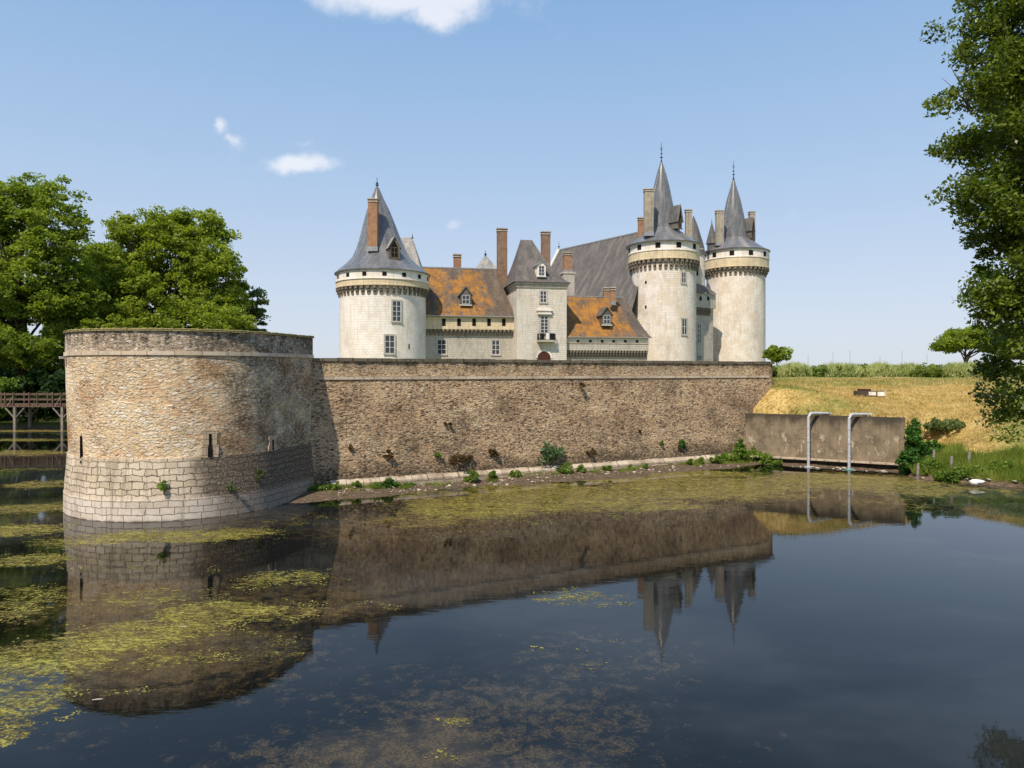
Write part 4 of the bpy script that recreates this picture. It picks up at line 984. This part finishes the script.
# --- keep: hall roof, two big towers, link building, turret
C1 = (X(663.7,112), 112.0); C2 = (X(735.6,124), 124.0)
rd0 = Vector((X(645,117), 117.0)); rd1 = Vector((X(558.6,135.6), 135.6)); dr_ = (rd1-rd0).normalized(); ang = math.atan2(dr_.y, dr_.x)
TK = thing('keep_hall', 'great hall of the keep with long weathered grey brown roof', 'building', (rd0.x, rd0.y, 2), ang)
Lk = (rd1-rd0).length; zr = at(0,231,117).z-2; hw = 9.4; ze = 11.5
mb = MB(); mb.box(-5, Lk-.3, -hw+.7, hw-.7, 0, ze+.3); mb.face([(Lk-.3, -hw+.7, ze+.3), (Lk-.3, hw-.7, ze+.3), (Lk-.3, 0, zr-.4)]); mb.build('wall', M['lime'], TK)
mb = MB()
for s_ in (-1, 1):
    q = [(-6, s_*hw, ze), (Lk, s_*hw, ze), (Lk, 0, zr), (-2, 0, zr)]
    if s_ > 0: q = q[::-1]
    mb.face(q); mb.face([(a, b, c_-.15) for a, b, c_ in q[::-1]])
mb.build('roof', M['slateb'], TK)
mb = MB(); mb.box(-1, Lk, -.12, .12, zr-.06, zr+.14); mb.build('ridge', M['lead'], TK)
mb = MB()
for s_ in (-1, 1):
    q = [(Lk-.35, s_*(hw+.2), ze), (Lk+.15, s_*(hw+.2), ze), (Lk+.15, 0, zr+.45), (Lk-.35, 0, zr+.45)]; q2 = [(a, b, c_-.6) for a, b, c_ in q]
    if s_ > 0: q = q[::-1]; q2 = q2[::-1]
    mb.face(q)
    for i in range(4): j = (i+1) % 4; mb.face([q[j], q[i], q2[i], q2[j]])
mb.build('gable_coping', M['limew'], TK)
finial(TK, Lk-.1, 0, zr+.3, zr+1.7, 1, False)

z1_ = 2.0
T1 = round_tower('keep_tower', 'tall round keep tower nearer the middle, with the higher pointed slate spire', C1, z1_, 4.98, 21.2, 22.7, 5.5, 24.0, 25.35,
    [(5.9,25.35),(5.3,25.7),(4.1,26.6),(2.8,27.6),(2.6,27.95),(2.4,28.05),(2.12,30),(1.76,32.2),(1.24,34.8),(.75,36.8),(.3,38.3),(.1,38.8)], 11, 24.72, 40, phase=R(-9-12), oph=.8, opw=.75)
finial(T1, -.36, 0, 38.5-z1_, 41.9-z1_, 3)
towin(T1, C1, 4.98, 683.7, 272.6, 283, .8, z1_, 2, 2, frame='white'); towin(T1, C1, 4.98, 684.3, 318.7, 334.6, .95, z1_, 2, 2)
for py in (280.8, 305.6, 331.3): cyl_slit(T1, C1, 5.0, 645.8, py, py+3, .3, z1_)
p = at(648.5, 210, 108.4); chimney(T1, p.x-C1[0], p.y-C1[1], 26.6-z1_, at(0,190,108.4).z-z1_, 1.35, 1.0, M['limed'])
p = at(641, 225, 113); chimney(T1, p.x-C1[0], p.y-C1[1], 25.8-z1_, at(0,218.5,113).z-z1_, .9, .8, M['brick'])
p = at(688.5, 220, 111.5); chimney(T1, p.x-C1[0], p.y-C1[1], 26.5-z1_, at(0,210.5,111.5).z-z1_, .95, .8, M['limed'])
p = at(680.0, 220, 108.8); m = Matrix.Translation((p.x-C1[0], p.y-C1[1], at(0,228.5,108.8).z-z1_)) @ Matrix.Rotation(R(40), 4, 'Z')
dormer(T1, m, .95, 1.7, 1.8, 1.9, M['slateb'], M['slate'], dark=True)

T2 = round_tower('keep_tower', 'rightmost and last round keep tower, with the lower pointed slate spire', C2, z1_, 4.92, 22.0, 23.3, 5.5, 24.9, 26.35,
    [(5.8,26.35),(5.2,26.7),(4.1,27.5),(2.9,28.4),(2.5,28.75),(2.3,28.85),(2.05,30.8),(1.7,33.2),(1.17,35.7),(.6,37.6),(.25,38.9),(.1,39.3)], 11, 25.55, 40, phase=R(9), oph=.8, opw=.75)
finial(T2, -.36, 0, 39.1-z1_, 42.6-z1_, 3)
p = at(719.5, 225, 121.2); chimney(T2, p.x-C2[0], p.y-C2[1], 27.4-z1_, at(0,211.5,121.2).z-z1_, 1.25, 1.0, M['limed'])
p = at(751.8, 225, 124.3); chimney(T2, p.x-C2[0], p.y-C2[1], 27.4-z1_, at(0,212.5,124.3).z-z1_, .95, .9, M['limed'])
p = at(752.8, 238, 122.5); m = Matrix.Translation((p.x-C2[0], p.y-C2[1], at(0,238,122.5).z-z1_)) @ Matrix.Rotation(R(45), 4, 'Z')
dormer(T2, m, .95, 1.8, 1.8, 1.7, M['slateb'], M['slate'], dark=True)
mb = MB(); p = at(711.8, 240, 122.6); mb.lathe([(1.0, at(0,244,122.6).z-z1_), (.75, at(0,237,122.6).z-z1_), (.1, at(0,224,122.6).z-z1_), (.02, at(0,219,122.6).z-z1_)], 12, c=(p.x-C2[0], p.y-C2[1])); mb.lathe([(.8, 25-z1_), (.8, at(0,243,122.6).z-z1_)], 12, c=(p.x-C2[0], p.y-C2[1])); mb.build('pinnacle', M['slate'], T2)

# link between the towers
dl = (Vector(C2)-Vector(C1)); al = math.atan2(dl.y, dl.x); Ll = dl.length
oK = Vector(C1)+Vector((math.sin(al), -math.cos(al)))*2.0
TKL = thing('link_building', 'narrow shaded building squeezed between the two keep towers', 'building', (oK.x, oK.y, 2), al); f = Fr(TKL, oK, al)
_, ztop = f.xz(703, 293.5); _, zms = f.xz(703, 308); _, zmb = f.xz(703, 315.5); _, zrf = f.xz(703, 284.5, 1.2); Ll = f.xz(713.2, 300)[0]
mb = MB(); mb.box(0, Ll, 0, 6, 0, zms-.002); mb.build('wall', M['limeg'], TKL)
mb = MB(); mb.box(0, Ll, -.5, 6, zms, ztop); mb.build('parapet_band', M['limeg'], TKL)
mb = MB(); mb.face([(0, -.8, ztop), (Ll, -.8, ztop), (Ll, 2.5, zrf+.6), (0, 2.5, zrf+.6)]); mb.face([(0, 2.5, zrf+.6), (Ll, 2.5, zrf+.6), (Ll, 6, ztop), (0, 6, ztop)]); mb.build('roof', M['slate'], TKL)
c0 = corbel_mesh(.35, .5, zms-zmb).build('corbel', M['corbel'], TKL); c0.location = (4, 0, zmb)
c0.location = (2.0, 0, zmb)
for k in range(1, int((Ll-2.2)/.62)): inst(c0, TKL, (2.0+.62*k, 0, zmb))
facwin(TKL, f, 699.2, 323.5, 343, .9, nz_=4, frame='white'); facwin(TKL, f, 700, 355.5, 360, .9, nz_=2)
for px in (700.6, 708.2):
    x_, z1 = f.xz(px, 296.5, -.5); _, z0 = f.xz(px, 300.5, -.5); mb = MB(); mb.box(x_-.3, x_+.3, -.512, 0, z0, z1); mb.build('embrasure', M['dark'], TKL)
# slender stair turret behind keep tower
p = at(693.5, 250, 119); TT = thing('stair_turret', 'slender round stair turret with steep roof behind the taller spire', 'turret', (p.x, p.y, 2))
mb = MB(); mb.lathe([(1.85, 0), (1.85, at(0,250,119).z-2)], 32); mb.build('wall', M['lime'], TT, True)
mb = MB(); mb.lathe([(2.05, at(0,256,119).z-2), (1.6, at(0,244,119).z-2), (.6, at(0,224,119).z-2), (.05, at(0,216,119).z-2)], 32); mb.build('roof', M['slate'], TT, True)
for py in (272, 289 if 0 else 262): 
    az, z = cylhit((p.x, p.y), 1.85, 696.5, py); mb = onface(MB(), p, az, 1.85, 0); mb.box(-.3, .3, -.012, .2, z-2-.6, z-2+.6); mb.build('slit_window', M['dark'], TT)

# ------------------------------------------------------------------ levee planting
rowx = [(775,0),(795,1),(814,0),(833,1),(846,1),(862,0),(880,1),(892,0),(908,1),(925,0),(938,0),(956,1),(974,1),(992,1),(1012,0),(1032,1)]
ords = ['first','second','third','fourth','fifth','sixth','seventh','eighth','ninth','tenth']
cnt = [0, 0]
for i, (px, kd) in enumerate(rowx):
    D = 84+random.uniform(-1, 1); b = (X(px, D), D, 4.9); k = cnt[kd]; cnt[kd] += 1
    if kd:
        t = thing('reed_clump', ords[k]+' pale feathery reed clump from the left in the row on the levee', 'shrub', b, 0, 'pale reed clumps along the levee')
        w_, h_ = random.uniform(1.7, 2.3), random.uniform(1.95, 2.3)
        n = 2600; a = rng.uniform(0, 2*np.pi, n); r = np.sqrt(rng.random(n))*w_
        z_ = rng.random(n)**.8*h_*np.sqrt(np.clip(1-(r/w_)**2*.75, .05, 1))
        pts = np.stack([r*np.cos(a), r*np.sin(a)*.7, z_*.75], 1)
        blades('foliage', pts, .5, .09, M['leafP'], t, .35)
        P, C = crown_points([(0,0,h_*.35,w_*.9,w_*.6,h_*.38)], 22, 60, .5, .8, .3, 60+i); leafcloud('underleaf', P[P[:, 2] > 0], .2, M['leafH'], t)
    else:
        t = thing('hedge_shrub', ords[k]+' rounded dark green shrub from the left in the row on the levee', 'shrub', b, 0, 'rounded shrubs along the levee')
        w_, h_ = random.uniform(1.6, 2.1), random.uniform(1.45, 1.8)
        P, C = crown_points([(0,0,h_*.45,w_,w_*.8,h_*.5)], 46, 70, .5, .7, .4, 60+i); leafcloud('foliage', P[P[:, 2] > 0], .17, M['leafH'], t)
# thin fence posts behind the planting
for i, px in enumerate((808, 833, 850, 880, 902, 927)):
    p = at(px, 350, 96); mb = MB(); mb.tube([(0,0,0),(0,0,p.z-5-random.uniform(.0,.9))], [.03,.02], 6); o = mb.build('thin_pole', M['woodp'], None); o.location = (p.x, p.y, 5)
    tag(o, ords[i]+' thin pole from the left standing behind the levee shrubs', 'pole', 'thin poles behind the levee shrubs')

# ------------------------------------------------------------------ plants on and below the walls
def tuft(name, label, loc, r, h, n, size, mat, cat='plant', group=None, hang=0.0, seed=0, clump=None):
    t = thing(name, label, cat, loc, 0, group)
    P, C = crown_points([(0, 0, h*.5-hang, r, r*.7, h*.55)], max(4, n//40), 40, (clump or r*.42), .8, .3, seed)
    leafcloud('foliage', P, size, mat, t, up=.2, elong=2.0)
    mb = MB()
    for k in range(5):
        e = C[k % len(C)]; mb.tube([(0, 0, 0), tuple(Vector(e)*.6+Vector((0, 0, .02))), tuple(e)], [.012, .008, .003], 4, False)
    mb.build('stems', M['barkl'], t); return t
def wallhit(px, py, off=0.0):
    d = V2((px-512)/F, 1.0); n = WN; o = V2(*wallp(0, off)); t_ = n.dot(o)/n.dot(d); return Vector((d.x*t_, t_, CH-(py-HY)/F*t_))
WPl = [(548,460,.75,.8,900,.10,'leafW','broad blue green bush growing low on the rampart wall','bush'), (437,457,.22,.3,200,.07,'leafG','small bright fern left of the brown ferns on the rampart','fern'),
       (456,462,.5,.45,500,.07,'leafD','wide brown withered fern clump on the rampart wall','fern'), (470,461,.3,.3,300,.07,'leafD','smaller brown fern right beside the wide withered one','fern'),
       (492,457,.35,.4,320,.07,'leafD','dark brown fern halfway between the ferns and blue green bush','fern'), (388,458,.28,.4,260,.07,'leafD','dark fern on the left part of the rampart','fern'),
       (351,449,.18,.2,140,.06,'leafD','small brown moss tuft near the shadow of the bastion','fern'), (448,425,.2,.16,160,.06,'leafD','dark moss cushion high on the middle of the rampart','moss'),
       (682,449,.3,.6,420,.09,'leafI','upright green plant on the right part of the rampart','plant'), (588,455,.28,.3,220,.07,'leafD','brown fern hanging right of the blue green bush','fern'),
       (594,452,.15,.2,120,.06,'leafD','tiny dark tuft above the brown hanging fern','fern'), (580,386,.3,.2,160,.07,'leafD','dark moss patch just under the string course','moss'), (662,445,.16,.22,120,.06,'leafG','small light weed left of the upright green plant','weed'), (640,432,.1,.1,60,.05,'leafD','tiny moss dot right of the middle of the rampart','moss')]
for i, (px, py, r, h, n, s, m_, lb, ct) in enumerate(WPl):
    p = wallhit(px, py, .12); tuft('wall_'+('bush' if ct == 'bush' else 'plant'), lb, p, r, h, n, s, M[m_], ct, seed=100+i)
# bastion plants
for i, (px, py, r, h, n, m_, lb) in enumerate([(166,490,.26,.34,260,'leafG','spiky light green fern on the pale front base of the bastion'), (231,491,.2,.28,220,'leafC','left fern on the dark side of the bastion base'), (261,480,.22,.4,240,'leafC','upper right fern on the dark side of the bastion base')]):
    az, z = cylhit(BC, BR+.08, px, py); tuft('wall_plant', lb, (BC[0]+(BR+.1)*math.sin(az), BC[1]-(BR+.1)*math.cos(az), z), r, h, n, .065, M[m_], 'fern', seed=140+i)
# weeds at the foot of the rampart
weeds = [(318,492,.35,.25),(336,491,.35,.3),(356,487,.25,.3),(375,488,.3,.25),(389,485,.35,.45),(398,481,.15,.2),(410,484,.3,.15),(472,482,.4,.55),(493,477,.3,.4),(516,476,.3,.3),(565,470,.45,.5),(580,471,.3,.3),(606,469,.3,.25),(632,467,.25,.2),(645,470,.25,.25),(690,463,.3,.3),(702,462,.35,.4),(716,462,.4,.45),(728,462,.5,.6),(741,459,.5,1.0),(741,446,.35,1.3),(754,458,.55,.8),(767,459,.5,.6),(779,461,.4,.35)]
wl = ['lowest weed tuft at the inner corner beside the bastion','yellow weed just right of the bastion shadow','small light weed on the mud strip under the rampart, third from bastion','flat weed patch before the taller green one','tall green weed left of the withered ferns','tiny weed growing beside the tall green weed','flat weed patch on the debris strip','tall yellow green weed under the smaller brown fern','yellow weed one step right of the tallest yellow one','small yellow weed left of the blue green bush foot','pale grass weed right under the blue green bush','small weed just right of the blue green bush','short weed below the brown hanging fern','short weed on the pale footing, middle right','tiny green weed beside a pale stone','first low weed of the green patch at the rampart corner','second low weed of the green patch at the rampart corner','broad bright weed leading into the corner patch','bright leafy weed left of the tallest corner plant','bushy base of the tallest corner plant','tallest upright dark green plant at the rampart corner','bright bushy weed right of the tallest corner plant','low bright weed under the concrete wall end','last bright weed trailing along the concrete ledge']
for i, ((px, py, r, h), lb) in enumerate(zip(weeds, wl)):
    q = wat(px, min(py+2, 500)); q = Vector((q.x, q.y, 0)) if px > 430 or 1 else q
    p0 = wallhit(px, py, .55); 
    if px > 760: q_ = cpt((px-750)*.075, .75); p0 = Vector((q_[0], q_[1], .1))
    p0.z = max(.05, height(p0.x, p0.y)) if py > 450 or 1 else .6
    tuft('weed', lb, p0, r, h, int(160+700*r*h*2), .08, M['leafI'] if (px, py) in ((741,446),(389,485)) else M['leafG'], 'weed', 'weeds growing along the rampart foot', seed=200+i)
# ivy and growth right of the concrete wall
for i, (px, py, D, rx, rz, m_, lb) in enumerate([(914,437,39.3,8,17,'leafI','dense green ivy climbing the right end of the concrete wall'), (911,462,38.6,13,13,'leafI','bushy ivy mound at the foot of the concrete wall end'), (930,452,39.5,14,12,'leafI','dark leafy bramble right of the ivy'), (945,425,41.5,22,6,'leafC','low olive scrub trailing along the top of the bank'), (932,468,37.4,12,9,'leafG','bright weeds between the first two stakes'), (952,476,36.3,16,7,'leafG','bright weeds at the water edge near the third stake'), (975,474,36.2,14,7,'leafG','bright weeds behind the white duck'), (1003,470,36.0,16,9,'leafG','tall grass weeds at the right edge of the bank')]):
    p = at(px, py, D); k = D/F; t = thing('ivy' if m_ == 'leafI' else 'bank_weed', lb, 'ivy' if m_ == 'leafI' else 'weed', (p.x, p.y, p.z-rz*k))
    P, C = crown_points([(0,0,rz*k,rx*k,rx*k*.7,rz*k)], 40+int(rx*rz*.25), 46, .2, .9, .35, 300+i); leafcloud('foliage', P, .095, M[m_], t, up=.3)

# grass on the banks
def scatter(n, xr, yr, ok):
    out = []
    tries = 0
    while len(out) < n and tries < n*30:
        tries += 1; x = random.uniform(*xr); y = random.uniform(*yr)
        if inside(moat, x, y) or inside(terr, x, y): continue
        z = height(x, y)
        if ok(x, y, z): out.append((x, y, z-.02))
    return out
g1 = scatter(15000, (20, 37), (33, 46), lambda x, y, z: z < (1.0 if x < 23.5 else 1.5)+mn.noise(Vector((x*.5, y*.5, 0)))*1.2 and z > .06 and x < .78*y+2)
o = blades('green_grass', g1, .38, .035, M['grassg'], None, .3); tag(o, 'lush green grass along the foot of the right bank', 'grass', kind='stuff')
g2 = scatter(34000, (14.5, 50), (34, 66), lambda x, y, z: z > 1.0 and x < .80*y and random.random() < min(1, (42/y)**2)*(1-.75*ss(1.0, 4.0, x-.62*y))*(.4+.8*ss(-.2, .3, mn.noise(Vector((x*.7, y*1.1, 5))))))
o = blades('dry_grass', g2, .17, .045, M['straw'], None, .8); tag(o, 'dry straw coloured grass on the sloping right bank', 'grass', kind='stuff')

fg = []
while len(fg) < 5200:
    u = random.uniform(.3, UEND-1.5); off = random.uniform(.36, 1.1)
    if mn.noise(Vector((u*1.3, off*2, 9)))+.35*ss(5, 0, abs(u-1))+.5*ss(20, 26, u) < .12+.5*(off-.36): continue
    x, y = wallp(u, off); z = height(x, y)
    if z > -.02: fg.append((x, y, max(z, 0)-.01))
o = blades('foot_grass', fg, .16, .022, M['grassg'], None, .45); tag(o, 'thin yellow green grass along the foot of the rampart', 'grass', kind='stuff')

# stones and debris
def stone_mesh(seed):
    g = random.Random(seed); mb = MB(); n = 7
    rings = [(.25, -.3), (1.0, .0), (.85, .35), (.35, .6)]
    jit = [[g.uniform(.7, 1.25) for _ in range(n)] for _ in rings]
    pt = lambda i, k: (rings[i][0]*jit[i][k % n]*math.cos(2*math.pi*k/n), rings[i][0]*jit[i][k % n]*.75*math.sin(2*math.pi*k/n), rings[i][1])
    for i in range(3):
        for k in range(n): mb.face([pt(i, k), pt(i, k+1), pt(i+1, k+1), pt(i+1, k)])
    mb.face([pt(3, k) for k in range(n)]); return mb
protos = []
for i in range(5):
    o = stone_mesh(i).build('stone', M['rock'], None); protos.append(o); tag(o, 'pale broken stone lying on the muddy strip under the rampart', 'stone', 'pale stones on the mud under the rampart')
def putstone(o, x, y, z, s): o.location = (x, y, z); o.scale = (s, s, s*random.uniform(.5, .8)); o.rotation_euler = (random.uniform(-.2, .2), random.uniform(-.2, .2), random.uniform(0, 6))
cnt_ = 0
for k in range(230):
    u = random.betavariate(1.0, 1.6)*(UEND-3)+1.0; off = random.uniform(.45, 1.6); x, y = wallp(u, off); z = height(x, y)
    if z < -.03: continue
    s = random.choice([.03, .035, .04, .05, .05, .06, .08, .11])
    o = protos[cnt_] if cnt_ < 5 else protos[cnt_ % 5].copy()
    if cnt_ >= 5: COL.objects.link(o)
    putstone(o, x, y, z+s*.15, s); cnt_ += 1
for k in range(60):
    t_ = random.random()
    if t_ < .5: q = V2(*cpt(random.uniform(.5, L_+.5), random.uniform(.35, 1.0)))
    else: a = V2(21.2, 37.4).lerp(V2(24.9, 34.3), random.random()); q = a+V2(random.uniform(-.25, .25), random.uniform(-.1, .35))
    z = height(q.x, q.y); s = random.choice([.05, .06, .08, .12]); o = protos[k % 5].copy(); COL.objects.link(o)
    if t_ < .5: tag(o, 'pale rubble stone at the foot of the concrete wall', 'stone', 'rubble stones under the concrete wall')
    else: tag(o, 'pale stone on the shoreline of the right bank', 'stone', 'stones along the right shoreline')
    putstone(o, q.x, q.y, max(z, 0)+s*.1, s)

# duck: one continuous lofted body
def duck(px, py):
    q = wat(px, py); T = thing('duck', 'white duck with dark head and tail resting at the right water edge', 'duck', (q.x, q.y+.05, .04), math.pi)
    sec = [(-.34,.20,.01,.01), (-.28,.18,.05,.035), (-.18,.15,.10,.09), (-.05,.13,.135,.125), (.08,.13,.13,.13), (.18,.15,.10,.11), (.23,.20,.06,.065), (.25,.235,.045,.045), (.265,.265,.045,.046), (.29,.285,.048,.046), (.325,.282,.036,.034), (.36,.275,.012,.012)]
    mb = MB(); n = 14; rings = []
    for i, (x, z, ry, rz_) in enumerate(sec):
        nxt = sec[min(i+1, len(sec)-1)]; prv = sec[max(i-1, 0)]; d = Vector((nxt[0]-prv[0], 0, nxt[1]-prv[1])).normalized(); u = Vector((-d.z, 0, d.x))
        rings.append([mb.P(Vector((x, 0, z))+Vector((0, ry*math.cos(2*math.pi*k/n), 0))+u*(rz_*math.sin(2*math.pi*k/n))) for k in range(n)])
    for a, b in zip(rings[:-1], rings[1:]):
        for k in range(n): mb.f.append([a[k], a[(k+1) % n], b[(k+1) % n], b[k]]); mb.uv.append(None)
    mb.f.append(rings[0]); mb.uv.append(None); mb.f.append(rings[-1][::-1]); mb.uv.append(None)
    mb.build('body', M['feather'], T, True)
    mb = MB(); mb.tube([(.235,0,.235), (.255,0,.262), (.285,0,.288), (.32,0,.287), (.345,0,.280)], [.052,.056,.056,.042,.02], 12); mb.build('head_feathers', M['featherd'], T, True)
    mb = MB(); mb.face([(.345,.02,.285), (.345,-.02,.285), (.415,-.022,.268), (.415,.022,.268)]); mb.face([(.345,.02,.27), (.415,.022,.262), (.415,-.022,.262), (.345,-.02,.27)]); mb.build('beak', M['beak'], T)
    mb = MB(); mb.tube([(-.42,0,.26), (-.35,0,.22), (-.26,0,.185)], [.01,.035,.05], 8); mb.build('tail', M['featherd'], T, True)
    for s_ in (-1, 1):
        mb = MB(); mb.tube([(-.26, s_*.10, .19), (-.12, s_*.135, .16), (.05, s_*.13, .15)], [.015, .05, .03], 8); mb.build('wing', M['feather'], T, True)
        mb = MB(); mb.tube([(.305, s_*.042, .30), (.305, s_*.053, .30)], .009, 6); mb.build('eye', M['featherd'], T)
    T.scale = (1.3, 1.3, 1.2)
duck(977, 486.5)

# floating algae flakes
pts = []
while len(pts) < 14000:
    x = random.uniform(-24, 24); y = random.uniform(9.5, 40)
    d = field(Ld, x, y)
    if y < 30 and d > .4 and random.random() < d*.9 and mn.noise(Vector((x*1.6, y*1.9, 1)))+.5*mn.noise(Vector((x*5, y*5, 2))) > .62-d*.75: pts.append((x, y, .006))
pts = np.array(pts); n = len(pts); a = rng.uniform(0, 2*np.pi, n); s = rng.uniform(.012, .04, n)[:, None]
d1 = np.stack([np.cos(a), np.sin(a), rng.normal(size=n)*.08], 1)*s; d2 = np.stack([-np.sin(a), np.cos(a), rng.normal(size=n)*.08], 1)*s*.6
v = np.stack([pts+d1, pts+d2*1.1+d1*.2, pts-d1*.8, pts-d2], 1).reshape(-1, 3); v[:, 2] = np.maximum(v[:, 2], .003)
o = rawmesh('algae', v, 4, M['algae'], None); tag(o, 'yellow green algae flakes floating on the moat', 'algae', kind='stuff')
for px, py, lb in ((98, 700, 'pale floating scrap at the edge of the algae, lower left'), (183, 627, 'small white scrap among the algae in the bastion reflection')):
    q = wat(px, py); o = protos[0].copy(); COL.objects.link(o); tag(o, lb, 'debris'); del o['group']; o.name = 'floating_scrap'; o.location = (q.x, q.y, .01); o.scale = (.09, .035, .02); o.rotation_euler = (0, 0, .3)

# ------------------------------------------------------------------ light, sky, camera
AZ, EL = R(27), R(52)
sd = Vector((-math.sin(AZ)*math.cos(EL), -math.cos(AZ)*math.cos(EL), math.sin(EL)))   # towards the sun
lt = bpy.data.lights.new('sun', 'SUN'); lt.energy = 5.0; lt.angle = R(.55); lt.color = (1.0, .885, .72)
lo = bpy.data.objects.new('sun', lt); COL.objects.link(lo); lo.rotation_euler = sd.to_track_quat('Z', 'Y').to_euler()
w = bpy.data.worlds.new('World'); S.world = w; w.use_nodes = True; t = w.node_tree; t.nodes.clear()
def wn(typ, ins=None, **kw):
    nd = t.nodes.new('ShaderNode'+typ)
    for k, v in kw.items(): setattr(nd, k, v)
    for k, v in (ins or {}).items():
        if isinstance(v, bpy.types.NodeSocket): t.links.new(v, nd.inputs[k])
        else: nd.inputs[k].default_value = v
    return nd
def wm(op, a, b=0.0, clamp=False): return wn('Math', {0: a, 1: b}, operation=op, use_clamp=clamp).outputs[0]
sky = wn('TexSky', sky_type='NISHITA', sun_disc=False, sun_elevation=EL, sun_rotation=math.atan2(sd.x, sd.y), air_density=1.0, dust_density=.8, ozone_density=2.5, altitude=100)
geo = wn('TexCoord').outputs['Generated']; sx = wn('SeparateXYZ', {0: geo}).outputs
yy = wm('MAXIMUM', sx[1], .05); u_ = wm('DIVIDE', sx[0], yy); v_ = wm('DIVIDE', sx[2], yy)
wz = wn('SeparateColor', {0: wn('TexNoise', {'Vector': geo, 'Scale': 7.0, 'Detail': 6.0, 'Roughness': .6}).outputs[1]}).outputs
u_ = wm('ADD', u_, wm('MULTIPLY', wm('SUBTRACT', wz[0], .5), .13)); v_ = wm('ADD', v_, wm('MULTIPLY', wm('SUBTRACT', wz[1], .5), .07))
nz = wn('TexNoise', {'Vector': geo, 'Scale': 15.0, 'Detail': 8.0, 'Roughness': .62}).outputs[0]
mask = None
for px, py, rx, ry, k in [(415,-6,98,28,1.6),(430,16,38,20,1.3),(345,-4,40,12,.8),(298,168,34,10,1.2),(285,174,14,6,.8),(228,124,10,10,1.0),(237,140,8,8,.7),(449,227,13,5,.6),(306,146,20,5,.3)]:
    a = wm('DIVIDE', wm('SUBTRACT', u_, (px-512)/F), rx/F); b = wm('DIVIDE', wm('SUBTRACT', v_, (HY-py)/F), ry/F)
    q = wm('MULTIPLY', wm('EXPONENT', wm('MULTIPLY', wm('ADD', wm('MULTIPLY', a, a), wm('MULTIPLY', b, b)), -1.0)), k)
    mask = q if mask is None else wm('MAXIMUM', mask, q)
front = wm('GREATER_THAN', sx[1], .1)
cm = wn('MapRange', {0: wm('ADD', mask, wm('MULTIPLY', wm('SUBTRACT', nz, .5), 1.6)), 1: .25, 2: 1.15}, interpolation_type='SMOOTHSTEP').outputs[0]
cm = wm('MULTIPLY', wm('MULTIPLY', cm, front), .8)
skyc = wn('Mix', {0: 1.0, 6: sky.outputs[0], 7: (1.0, 1.05, 1.12, 1)}, data_type='RGBA', blend_type='MULTIPLY').outputs[2]
haze = wn('MapRange', {0: sx[2], 1: -.02, 2: .55}, interpolation_type='SMOOTHSTEP').outputs[0]
rp = wn('ValToRGB', {0: wm('MAXIMUM', sx[2], 0.0)}); cr = rp.color_ramp
while len(cr.elements) < 5: cr.elements.new(.5)
for e_, (p_, c_) in zip(cr.elements, ((0.0, (.66, .71, .79)), (.10, (.60, .68, .81)), (.26, (.43, .585, .80)), (.46, (.27, .46, .74)), (1.0, (.13, .27, .55)))): e_.position = p_; e_.color = (*c_, 1)
rps = wn('Mix', {0: 1.0, 6: rp.outputs[0], 7: (7.1, 7.1, 7.1, 1)}, data_type='RGBA', blend_type='MULTIPLY', clamp_result=False).outputs[2]
mxh = wn('Mix', {0: .88, 6: skyc, 7: rps}, data_type='RGBA').outputs[2]
mxc = wn('Mix', {0: cm, 6: mxh, 7: (6.4, 6.5, 6.9, 1)}, data_type='RGBA').outputs[2]
bg = wn('Background', {'Color': mxc, 'Strength': .145}); ow = wn('OutputWorld'); t.links.new(bg.outputs[0], ow.inputs[0])

cam = bpy.data.cameras.new('camera'); co = bpy.data.objects.new('camera', cam); COL.objects.link(co)
co.location = (0, 0, CH); co.rotation_euler = (R(90), 0, 0)
cam.sensor_width = 36; cam.lens = F/1024*36; cam.shift_y = -12/1024; cam.clip_start = .1; cam.clip_end = 12000
S.camera = co
S.view_settings.view_transform = 'Standard'; S.view_settings.look = 'None'; S.view_settings.exposure = 0; S.view_settings.gamma = 1
S.render.resolution_x = 1024; S.render.resolution_y = 768
